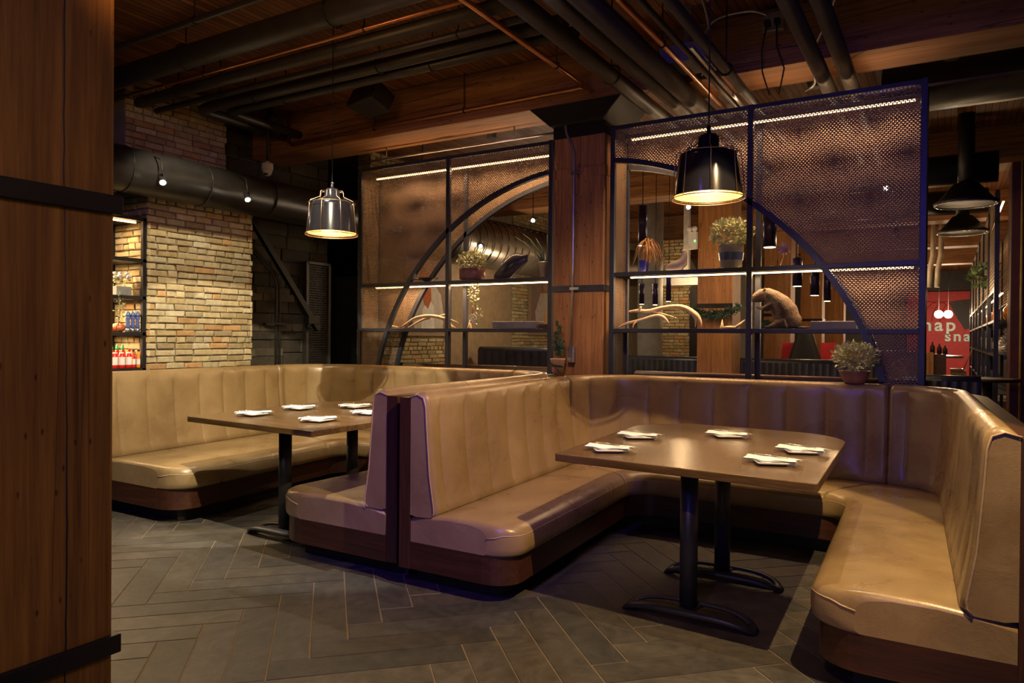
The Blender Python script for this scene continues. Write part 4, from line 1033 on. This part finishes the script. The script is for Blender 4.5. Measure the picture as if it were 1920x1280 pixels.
for k in range(26):
    a = random.uniform(0, 6.28); r_ = random.uniform(0, 1); fl.blob((-6.37+.07*r_*math.cos(a), 3.77+.085*r_*math.sin(a), 1.90+random.uniform(-.03, .02)), (.016, .016, .013), 8, 5)
obj('flowers', fl, 'white', T)
T = thing('hanging_vine', 'trailing ivy hanging from the wall shelf at the left post', 'plant', (-6.24, 3.66, 1.70))
obj('stem', MB().tube([(-6.22, 3.66, 1.72), (-6.2, 3.67, 1.6), (-6.21, 3.66, 1.45)], .003, 6), 'green', T)
f = leaves((-6.21, 3.67, 1.60), (.03, .045, .14), 60, .022, seed=23); obj('foliage', f, 'leaf', T)
def bottle(name, lab, cat, x, y, prof, mats, capp, capm, labz=None, grp=None):
    T = thing(name, lab, cat, (x, y, 1.071), grp)
    b = obj('bottle_body', MB().lathe(prof, (x, y, 1.071), 18), mats, T)
    obj('cap', MB().lathe(capp, (x, y, 1.071), 14), capm, T)
    if labz:
        r_ = max(p[0] for p in prof)+.001
        rows = [[(x+r_*math.cos(R(a)), y+r_*math.sin(R(a)), 1.071+z) for a in range(-90, 31, 10)] for z in labz]
        obj('paper_label', MB().grid(rows), 'label', b)
KP = [(.026, 0), (.030, .01), (.030, .10), (.02, .13)]; SP = [(.025, 0), (.027, .01), (.027, .12), (.016, .15)]
for k, y in enumerate((3.66, 3.725, 3.79)): bottle('ketchup_bottle', ['red ketchup bottle on the bottom wall shelf, half hidden by the post', 'red ketchup bottle on the bottom wall shelf, middle of three', 'red ketchup bottle on the bottom wall shelf, right of three'][k], 'bottle', -6.27, y, KP, 'ketchup', [(.02, .128), (.02, .14), (.004, .142)], 'white', (.03, .10), 'ketchup bottles')
for k, y in enumerate((3.71, 3.76, 3.81)): bottle('hot_sauce_bottle', ['green-capped red sauce bottle behind the ketchup, left one', 'green-capped red sauce bottle behind the ketchup, middle one', 'green-capped red sauce bottle behind the ketchup, right one'][k], 'bottle', -6.40, y, [(.022, 0), (.024, .01), (.024, .13), (.014, .16)], 'ketchup', [(.013, .16), (.014, .175), (.003, .21)], 'srir', (.04, .10), 'green-capped sauce bottles')
for k, (x, y, m_, cm, l) in enumerate(((-6.36, 3.85, 'sauce', 'redc', 'orange sauce bottle with red cap at the bottom shelf'), (-6.29, 3.845, 'ketchup', 'black', 'small red sauce bottle with black cap at the bottom shelf'),
                            (-6.40, 3.875, 'sauce', 'black', 'amber bottle with dark label behind, bottom shelf'), (-6.275, 3.885, 'sauce', 'black', 'tall amber bottle with black cap nearest the brick pier'))):
    bottle('sauce_bottle', l, 'bottle', x, y, [(.018, 0), (.02, .01), (.02, .09), (.008, .125), (.008, .15)], m_, [(.010, .148), (.010, .165)], cm, (.03, .08) if k != 0 else None)
# --- left recess: conduits, diagonal brace, mesh door, cabinet, sign
T = thing('conduit', 'pair of bent conduits on the dark recessed wall right of the brick pier', 'conduit', (-6.9, 5.9, 1.0))
for dy in (0, .05): obj('conduit_tube', MB().tube([(-6.93, 5.5+dy, 2.5), (-6.93, 5.95+dy, 2.12), (-6.93, 6.02+dy, 2.0), (-6.93, 6.02+dy, .9)], .016, 10), 'pipe', T)
obj('conduit_strap', MB().box((-6.97, 5.85, 1.50), (-6.90, 6.25, 1.52)), 'strap', T)
T = thing('diagonal_brace', 'black diagonal steel brace across the dark recess', 'brace', (-6.8, 6.2, 1.4))
obj('brace_bar', MB().obox((-6.85, 5.55, 2.75), (-6.85, 6.62, 1.45), .06, .07), 'strap', T); obj('brace_clamp', MB().box((-6.9, 6.42, 1.52), (-6.8, 6.60, 1.62)), 'strap', T)
T = thing('mesh_door', 'dark framed mesh door in the recess behind the left pendant', 'door', (-6.95, 6.7, 0))
for y in (6.52, 6.90): obj('door_stile', MB().box((-7.0, y-.02, .3), (-6.93, y+.02, 2.3)), 'pipe', T)
obj('door_rail', MB().box((-7.0, 6.52, 2.28), (-6.93, 6.90, 2.31)), 'pipe', T)
mm = MB(); mesh_panel(mm, 'y', -6.95, 6.54, 6.88, .9, 2.28, lambda z: [(6.54, 6.88)], .03, .03); obj('mesh_panel', mm, 'strap', T)
T = thing('utility_door', 'dark service door tinted for its green light with a small pale sign beyond the mesh door', 'door', (-7.6, 7.2, 0))
obj('door_leaf', MB().box((-8.3, 8.0, 0), (-6.87, 8.05, 2.25)), plain('green_lit_door', (.05, .07, .06), .5), T)  # green in the leaf colour stands in for green light
solo('wall_sign', MB().box((-7.22, 7.95, 1.85), (-7.15, 7.99, 2.22)), 'white', 'small pale upright sign by the service door left of the left screen', 'sign')
# --- portraits on the far left wall
def portrait(label, y0, y1, z0, z1, fn, x=-6.60):
    T = thing('framed_portrait', label, 'picture', (x, (y0+y1)/2, z0))
    obj('frame', MB().box((x-.01, y0-.04, z0-.04), (x+.03, y1+.04, z0)).box((x-.01, y0-.04, z1), (x+.03, y1+.04, z1+.04)).box((x-.01, y0-.04, z0), (x+.03, y0, z1)).box((x-.01, y1, z0), (x+.03, y1+.04, z1)), 'tanwall', T)
    c = obj('canvas', MB().box((x-.01, y0, z0), (x+.008, y1, z1)), 'brown', T)
    fn(T, c, x+.0095, y0, y1, z0, z1)
def flat(T, name, mat, pts, x):
    n = len(pts); obj(name, MB().add([(x, y, z) for y, z in pts]+[(x+.002, y, z) for y, z in pts], [tuple(range(n))[::-1], tuple(range(n, 2*n))]+[(i, (i+1) % n, n+(i+1) % n, n+i) for i in range(n)]), mat, T)
skin = plain('painted_skin', (.40, .22, .14), .7); cream = plain('painted_cream_jacket', (.55, .48, .40), .8); ginger = plain('painted_red_beard', (.50, .12, .03), .8); gold = plain('painted_gold', (.65, .40, .12), .6)
def man(T, c, x, y0, y1, z0, z1):
    cy = (y0+y1)/2+.02
    flat(c, 'jacket', cream, [(cy-.30, z0+.02), (cy-.38, z0+.30), (cy-.30, z0+.58), (cy-.10, z0+.74), (cy+.14, z0+.74), (cy+.32, z0+.58), (cy+.40, z0+.25), (cy+.36, z0+.02)], x)
    flat(c, 'face', skin, [(cy+.12*math.cos(R(a)), z0+.92+.17*math.sin(R(a))) for a in range(0, 360, 20)], x+.002)
    flat(c, 'beard', ginger, [(cy-.16, z0+.95), (cy-.17, z0+.70), (cy-.08, z0+.42), (cy+.0, z0+.36), (cy+.08, z0+.5), (cy+.05, z0+.8), (cy-.02, z0+.9)], x+.004)
    flat(c, 'shirt', 'label', [(cy-.16, z0+.02), (cy-.14, z0+.34), (cy+.0, z0+.5), (cy+.14, z0+.42), (cy+.16, z0+.02)], x+.003)
def woman(T, c, x, y0, y1, z0, z1):
    cy = (y0+y1)/2
    flat(c, 'robe', cream, [(cy-.42, z0+.02), (cy-.45, z0+.4), (cy-.25, z0+.75), (cy+.15, z0+.78), (cy+.4, z0+.45), (cy+.4, z0+.02)], x)
    flat(c, 'face', skin, [(cy-.05+.11*math.cos(R(a)), z0+.95+.16*math.sin(R(a))) for a in range(0, 360, 20)], x+.002)
    flat(c, 'hair', ginger, [(cy-.18, z0+.6), (cy-.18, z0+1.0), (cy-.05, z0+1.14), (cy+.08, z0+1.0), (cy+.10, z0+.5), (cy+.06, z0+.98), (cy-.05, z0+1.08), (cy-.14, z0+.98)], x+.003)
    flat(c, 'golden_bundle', gold, [(cy+.12+.22*math.cos(R(a)), z0+.28+.26*math.sin(R(a))) for a in range(0, 360, 20)], x+.004)
portrait('framed portrait of a red-bearded person in a pale jacket, behind the left screen', 8.05, 9.0, 1.42, 3.2, man)
portrait('framed portrait of a person in white holding a golden bundle, far left wall', 11.6, 12.9, 1.45, 3.0, woman)
# ================================================================ FAR ROOM
def chbench(label, x0, x1, y, z0, z1, mat, th=.16, cw=.09, name='booth_bench'):
    T = thing(name, label, 'booth bench', ((x0+x1)/2, y, 0))
    rows = []; n = int((x1-x0)/cw*6)
    for i in range(n+1):
        x = x0+(x1-x0)*i/n; p = .018*abs(math.sin(math.pi*(x-x0)/cw))
        rows.append([(x, y-p, z0), (x, y-p, z1-.06), (x, y-.012, z1-.03)])
    obj('channel_front', MB().grid(rows), mat, T)
    obj('top_roll', MB().tube([(x0, y+th*.35, z1-.035), (x1, y+th*.35, z1-.035)], .065, 14), mat, T)
    obj('bench_body', MB().box((x0, y+.012, 0), (x1, y+th, z1-.05)), mat, T)
    return T
chbench('leather bench top directly behind the right screen', -2.44, -.12, 6.20, .4, 1.05, leather('plum_brown_leather', (.16, .09, .07), (.24, .14, .10)), .2, .3)
chbench('leather bench top directly behind the left screen', -5.4, -3.1, 6.32, .4, 1.05, 'tan', .2, .3)
chbench('dark navy channelled booth back in the far room behind the right screen', -4.6, -.75, 10.75, .3, 1.07, 'dkblue')
chbench('charcoal channelled booth back in the far room behind the left screen', -6.4, -4.3, 9.6, .3, 1.19, 'dkblue', .2, .14)
chbench('tan booth back in the far room, second row', -2.3, -.4, 14.6, .3, 1.10, 'tan', .3, .3)
chbench('tan booth back in the far room, third row', -2.3, -.6, 18.8, .3, 1.10, 'tan', .3, .3)
chbench('low dark booth back at the right opening beyond the right screen', -.42, .30, 8.9, .2, .98, 'dkblue', .3, .09)
solo('side_table', MB().lathe([(.30, .93), (.31, .95), (.30, .965)], (.38, 9.6, 0), 28).lathe([(.05, .0), (.05, .93)], (.38, 9.6, 0), 14), 'walnut', 'round dark table top at the right opening beyond the low booth', 'table')
pm = plain('violet_black_tube', (.05, .035, .12), .3, .3)
for k, (x, y, z, r_, h) in enumerate([(-3.05, 8.0, 2.45, .05, .46), (-2.89, 8.0, 1.76, .03, .24), (-2.75, 8.05, 1.8, .03, .40), (-3.13, 8.2, 1.78, .03, .24), (-1.63, 8.0, 2.35, .07, .36), (-1.18, 8.0, 1.83, .045, .26), (-1.06, 8.0, 1.77, .035, .28), (-1.40, 8.3, 1.95, .05, .3)]):
    T = thing('tube_pendant', ['dark violet tube pendant highest left behind the right screen', 'slim tube pendant low behind the right screen, left of the far column, second', 'slim tube pendant low behind the right screen, left of the far column, third', 'slim tube pendant low behind the right screen, farthest left',
        'wide dark tube pendant high behind the beaver', 'dark tube pendant low to the right of the beaver, left one', 'slim dark tube pendant low to the right of the beaver, right one', 'dark tube pendant right of the beaver between the wide one and the low pair'][k], 'lamp', (x, y, z), 'tube pendants of the far room')
    obj('tube_shade', MB().lathe([(r_, 0), (r_, h), (r_*.3, h+.01)], (x, y, z), 20), pm, T)
    obj('glow_disc', MB().lathe([(r_*.85, -.003), (r_*.85, -.001)], (x, y, z), 18), 'bulb', T)
    obj('cord', MB().tube([(x, y, z+h), (x, y, 3.84)], .004, 6), 'black', T)
T = thing('emergency_light', 'white twin emergency light box on the far column', 'light', (-3.03, 9.93, 2.6))
obj('light_box', MB().box((-3.12, 9.94, 2.62), (-3.001, 10.02, 2.86)), 'white', T, .004); obj('indicator', MB().box((-3.035, 9.934, 2.72), (-3.015, 9.94, 2.74)), 'grn', T)
for s in (0, 1): obj('lamp_head', MB().blob((-3.10+.07*s, 9.94, 2.90), (.04, .04, .04), 12, 8), 'white', T)
def garland(label, x0, x1, y, z, seed):
    f = MB(); rnd = random.Random(seed)
    for i in range(420):
        t = rnd.random(); p = Vector((x0+(x1-x0)*t, y, z-.10*math.sin(math.pi*t)+rnd.uniform(-.03, .03)))
        d = Vector((rnd.uniform(-1, 1), rnd.uniform(-1, .3), rnd.uniform(-1, .6))).normalized(); q = p+d*rnd.uniform(.05, .13); s_ = d.cross(Vector((0, 1, .2))).normalized()*.012
        f.add([p-s_, p+s_, q], [(0, 1, 2)])
    solo('fir_garland', f, 'fir', label, 'garland')
garland('dark fir garland wrapped around the far column behind the right screen', -3.1, -2.4, 9.9, 1.80, 1)
garland('dark fir garland on the second far column', -3.1, -2.4, 14.1, 1.75, 2)
solo('concrete_pillar', MB().lathe([(.22, 0), (.22, 3.84)], (-4.5, 12.2, 0), 28), 'concrete', 'round pale concrete pillar in the far room behind the right screen', 'pillar')
sb = MB(); brick_wall(sb, 'x', 13.4, -4.75, -4.15, .2, 3.2, -1, CREAM)
solo('brick_pier', sb, 'brick', 'narrow brick pier right of the round concrete pillar in the far room', 'pier')
T = thing('service_door', 'black doorway in the far room left of the far column', 'door', (-3.9, 13.4, 0))
obj('door_leaf', MB().box((-4.15, 13.35, 0), (-3.45, 13.4, 2.25)), 'black', T); obj('door_frame', MB().box((-3.45, 13.33, 0), (-3.25, 13.42, 2.35)), 'concrete', T)
solo('hood', MB().box((-4.7, 13.0, 2.35), (-3.4, 13.3, 2.55)).box((-4.2, 13.1, 2.55), (-4.1, 13.2, 3.84)), 'white', 'pale metal hood above the black doorway in the far room', 'hood')
for k, (x, y) in enumerate(((-2.32, 12.9), (-1.75, 13.2))):
    T = thing('red_chair', ['red upholstered chair in the far room, left of the black coat', 'red upholstered chair in the far room, right of the black coat'][k], 'chair', (x, y, 0), 'red chairs in the far room')
    obj('seat', MB().box((x-.22, y-.2, .42), (x+.22, y+.22, .50)), 'redc', T, .02)
    b = MB(); b.add([(x-.20, y+.18, .5), (x+.20, y+.18, .5), (x+.13, y+.26, 1.32), (x-.13, y+.26, 1.32), (x-.20, y+.25, .5), (x+.20, y+.25, .5), (x+.13, y+.31, 1.32), (x-.13, y+.31, 1.32)], [(0, 1, 2, 3), (7, 6, 5, 4), (0, 3, 7, 4), (1, 5, 6, 2), (3, 2, 6, 7)])
    obj('backrest', b, 'redc', T, .01)
    for sx_ in (-.18, .18):
        for sy_ in (-.15, .18): obj('leg', MB().box((x+sx_-.02, y+sy_-.02, 0), (x+sx_+.02, y+sy_+.02, .42)), 'black', T)
cm = MB(); rows = []
for i in range(9):
    t = i/8; w_ = .10+.22*t; rows.append([(-2.05+w_*math.cos(a)*(1+.1*math.sin(5*a)), 12.9+.09*math.sin(a), 1.55-.75*t) for a in [2*math.pi*j/20 for j in range(20)]])
cm.grid(rows, True, True); cm.f += [tuple(range(20))[::-1], tuple(8*20+j for j in range(20))]; cm.sm += [False]*2
solo('black_coat', cm, 'black', 'black coat draped in the far room between the red chairs', 'coat')
# far spotlights
SP_ = [((-4.85, 8.6, 2.96), 'bright spotlight seen through the left screen, upper right of its arch'), ((-5.7, 8.6, 2.66), 'bright spotlight before the spiral duct seen through the left screen'),
       ((-2.70, 8.6, 2.96), 'bright spotlight just below the right pendant, beyond the screen'), ((-.58, 8.6, 2.98), 'spotlight through the right screen mesh, highest of three'),
       ((-.51, 8.6, 2.65), 'spotlight through the right screen mesh, middle of three'), ((-.47, 8.6, 2.47), 'spotlight through the right screen mesh, lowest of three')]
for k, ((x, y, z), l) in enumerate(SP_):
    trackspot(l, x, y, z, (x*.55, 2, .6) if k in (0, 1, 2, 3) else (x, 12, .5), power=0, r=.03)
def farlight(x, y, z, e, c=(1, .66, .34), r_=.1):  # added point fill for the far room, without fixtures
    l = bpy.data.lights.new('far_fill', 'POINT'); l.energy = e; l.color = c; l.shadow_soft_size = r_
    o = bpy.data.objects.new('far_fill', l); COL.objects.link(o); o.location = (x, y, z)
farlight(-1.2, 8.6, 2.2, 16); farlight(-3.6, 9.0, 2.2, 14); farlight(-5.3, 9.6, 2.2, 45, (1, .75, .48)); farlight(-1.4, 12.4, 2.3, 30); farlight(-4.0, 12.5, 2.3, 20)
farlight(-1.2, 16.4, 2.4, 45); farlight(-.8, 20.4, 2.4, 45); farlight(.2, 12.0, 2.0, 16); farlight(-2.2, 9.3, 2.3, 14)
# red mural wall with letters
T = thing('mural_wall', 'bright red mural panel with pale teal words at the far end of the room', 'mural', (-.2, 29.9, 0))
obj('mural_board', MB().box((-1.3, 29.85, 0), (.95, 29.95, 3.1)), 'red', T)
obj('black_shape', MB().add([(.0, 29.84, 2.75), (.9, 29.84, 2.85), (.9, 29.84, 1.9), (.5, 29.84, 1.75), (.25, 29.84, 2.2), (.0, 29.83, 2.75), (.9, 29.83, 2.85), (.9, 29.83, 1.9), (.5, 29.83, 1.75), (.25, 29.83, 2.2)], [(4, 3, 2, 1, 0), (5, 6, 7, 8, 9), (0, 1, 6, 5), (1, 2, 7, 6), (2, 3, 8, 7), (3, 4, 9, 8), (4, 0, 5, 9)]), 'black', T)
sm_ = MB()
for q in range(4): sm_.tube([(-.55+.25*q+.45*math.cos(R(a)), 29.84, 2.05+.7*math.sin(R(a))) for a in range(60, 181, 10)], .012, 6)
obj('swirl_lines', sm_, plain('dark_red_line', (.25, .01, .015), .6), T)
def word(txt, x, z, size, lab):
    cu = bpy.data.curves.new(lab, 'FONT'); cu.body = txt; cu.size = size; cu.extrude = .02; cu.offset = .012; cu.space_character = 1.25
    tmp = bpy.data.objects.new('tmp_text', cu); COL.objects.link(tmp)
    bpy.context.view_layer.update(); dg = bpy.context.evaluated_depsgraph_get()
    me = bpy.data.meshes.new_from_object(tmp.evaluated_get(dg)); bpy.data.objects.remove(tmp)
    me.transform(Matrix.Rotation(R(90), 4, 'X')); me.materials.clear(); me.materials.append(M['teal'])
    o = bpy.data.objects.new('lettering', me); COL.objects.link(o); o.parent = T
    tl = Vector(T['_o'][:]); o.location = (x-tl.x, 29.80-tl.y, z-tl.z); return o
word('snap', -1.12, 1.72, .62, 'w1'); word('snap', -.10, 1.36, .50, 'w2')
for k, x in enumerate((-.25, .0)):
    T = thing('globe_lamp', ['bare glowing globe lamp before the red mural, left of two', 'bare glowing globe lamp before the red mural, right of two'][k], 'lamp', (x, 26.0, 2.13), 'globe lamps before the mural')
    obj('globe', MB().blob((x, 26.0, 2.18), (.12, .12, .12), 16, 10), 'star', T); obj('cord', MB().tube([(x, 26, 2.25), (x, 26, 3.84)], .006, 6), 'black', T)
farlight(-.1, 25.6, 2.0, 260, (1, .7, .45), .1)
# dining set at the far right opening
T = thing('dining_table', 'distant dining table before the red mural', 'table', (-.05, 19.5, 0))
obj('tabletop', MB().box((-.45, 19.0, .98), (.30, 20.3, 1.03)), 'table', T); obj('pedestal', MB().box((-.15, 19.5, 0), (-.05, 19.7, .98)), 'steel', T)
T = thing('lounge_chair', 'distant padded armchair beside the dining table before the mural', 'chair', (.25, 19.2, 0))
obj('seat_shell', MB().grid([[(.05+.42*t, 18.9+.5*s, .70+.05*math.sin(math.pi*s)+(0 if t < .6 else (t-.6)*1.2)) for t in [j/10 for j in range(11)]] for s in [i/6 for i in range(7)]]).box((.06, 18.95, .60), (.36, 19.35, .70)), 'tan', T)
for x, y in ((.08, 18.95), (.33, 18.95), (.08, 19.35), (.33, 19.35)): obj('leg', MB().obox((.20+(x-.2)*.6, y, .62), (x, y, 0), .03, .03), 'black', T)
T = thing('booth_divider', 'tall brown divider panels at the right opening with wine bottles on top', 'divider', (-.25, 14, 0))
obj('divider_panel', MB().box((-.42, 13.9, 0), (-.02, 14.2, 1.15)), 'walnut', T); obj('panel_post', MB().box((-.30, 13.85, 0), (-.20, 13.9, 1.18)), 'column', T)
for k, (x, h) in enumerate(((-.22, .20), (-.12, .17), (-.04, .14))):
    solo('dark_bottle', MB().lathe([(.035, 0), (.035, h*.6), (.012, h*.8), (.012, h)], (x, 14.05, 1.151), 14), 'black', ['dark bottle on the brown divider, leftmost of three', 'dark bottle on the brown divider, middle of three', 'dark bottle on the brown divider, rightmost of three'][k], 'bottle', 'bottles on the divider')
wp = MB()
for x in (-.34, -.20): wp.tube([(x, 17.0, 2.45), (x+.01, 17.0, 2.8), (x+.06, 17.0, 3.1), (x+.07, 17.0, 3.84)], .05, 12)
solo('exhaust_pipes', wp, plain('cream_pipe', (.6, .52, .42), .4), 'pair of cream vertical pipes hanging above the red mural opening', 'pipe')
for k, (x, y, z) in enumerate(((.15, 9.3, 2.86), (.155, 11.5, 2.83))):
    T = thing('disc_fixture', ['round disc ceiling fixture with lit rim at the right, nearer one', 'round disc ceiling fixture with lit rim at the right, farther one'][k], 'lamp', (x, y, z))
    obj('disc', MB().lathe([(.30, 0), (.31, .02), (.26, .05), (.12, .22)], (x, y, z), 32), 'strap', T)
    n = 66; rm = MB().ring([(x+(.285+.006*(i%3))*math.cos(2*math.pi*i/n), y+(.285+.006*(i%3))*math.sin(2*math.pi*i/n), z-.006) for i in range(n)], .008, 6)
    obj('rim_crystals', rm, plain('rim_crystals', (.7, .7, .7), .1, .5), T); obj('stem', MB().tube([(x, y, z+.2), (x, y, 3.84)], .08, 12), 'strap', T)
    T2 = thing('ceiling_duct', ['black duct running over the nearer disc fixture', 'black duct running over the farther disc fixture'][k], 'duct', (x, y, 3.3))
    obj('duct_run', MB().tube([(-2.0, y+.2, 3.28), (.45, y+.2, 3.28)], .17, 20), 'duct', T2)
# third screen, running away from the camera at the right
T = thing('display_screen', 'tall lit mesh shelving screen running away along the right side', 'screen', (.56, 16, 0))
ys = [10.6, 12.4, 14.2, 16.0, 17.8, 19.6, 22.0]
for x in (.50, .85):
    for y in ys: obj('upright', MB().box((x-.025, y-.025, 0), (x+.025, y+.025, 3.2)), 'steel', T)
    for z in (.72, 1.2, 1.62, 2.0, 3.2): obj('rail', MB().box((x-.02, ys[0], z-.015), (x+.02, ys[-1], z+.015)), 'steel', T)
for x in (.50, .85):
    mm = MB(); mesh_panel(mm, 'y', x, ys[0], ys[-1], 2.0, 3.2, lambda z: [(ys[0], ys[-1])], .09, .05); obj('mesh_panel', mm, 'meshm', T)
for z in (.72, 1.2, 1.62): obj('shelf', MB().box((.50, ys[0], z), (.85, ys[-1], z+.012)), 'steel', T)
for z in (1.97, 3.1): obj('strip_light', MB().box((.56, ys[0]+.2, z-.006), (.58, ys[-1]-.2, z+.004)), 'ledfar', T)
rs = random.Random(12)
lab3 = iter(['first', 'second', 'third', 'fourth', 'fifth', 'sixth', 'seventh', 'eighth', 'ninth', 'tenth', 'eleventh', 'twelfth'])
for i in range(9):
    y = 11.0+i*1.15; m_ = ['sauce', 'salt', 'leaf'][i % 3]; z = [1.64, 1.215, 1.215][i % 3]
    solo('decor_jar', MB().lathe([(.05, 0), (.075, .05), (.07, .14), (.03, .19), (.035, .22)], (.66, y, z), 16), m_,
         next(lab3)+' vessel along the right-hand screen, '+['an amber jar on the upper shelf', 'a cream jar on the lower shelf', 'a pale green jar on the lower shelf'][i % 3], 'jar', 'vessels on the right-hand screen')
tm = leaves((.66, 10.95, 1.35), (.07, .12, .20), 160, .05, seed=31)
solo('coral_ornament', tm, 'salt', 'pale branching coral ornament on the nearest bay of the right-hand screen', 'ornament')
tm = leaves((.44, 12.9, 2.35), (.15, .5, .12), 60, .13, seed=33)
solo('trailing_plant', tm, 'green', 'dark leafy plant branch before the right-hand screen, upper part', 'plant')
# tools of the far room: screens of light for spots
for o in bpy.data.objects:
    if '_o' in o: del o['_o']
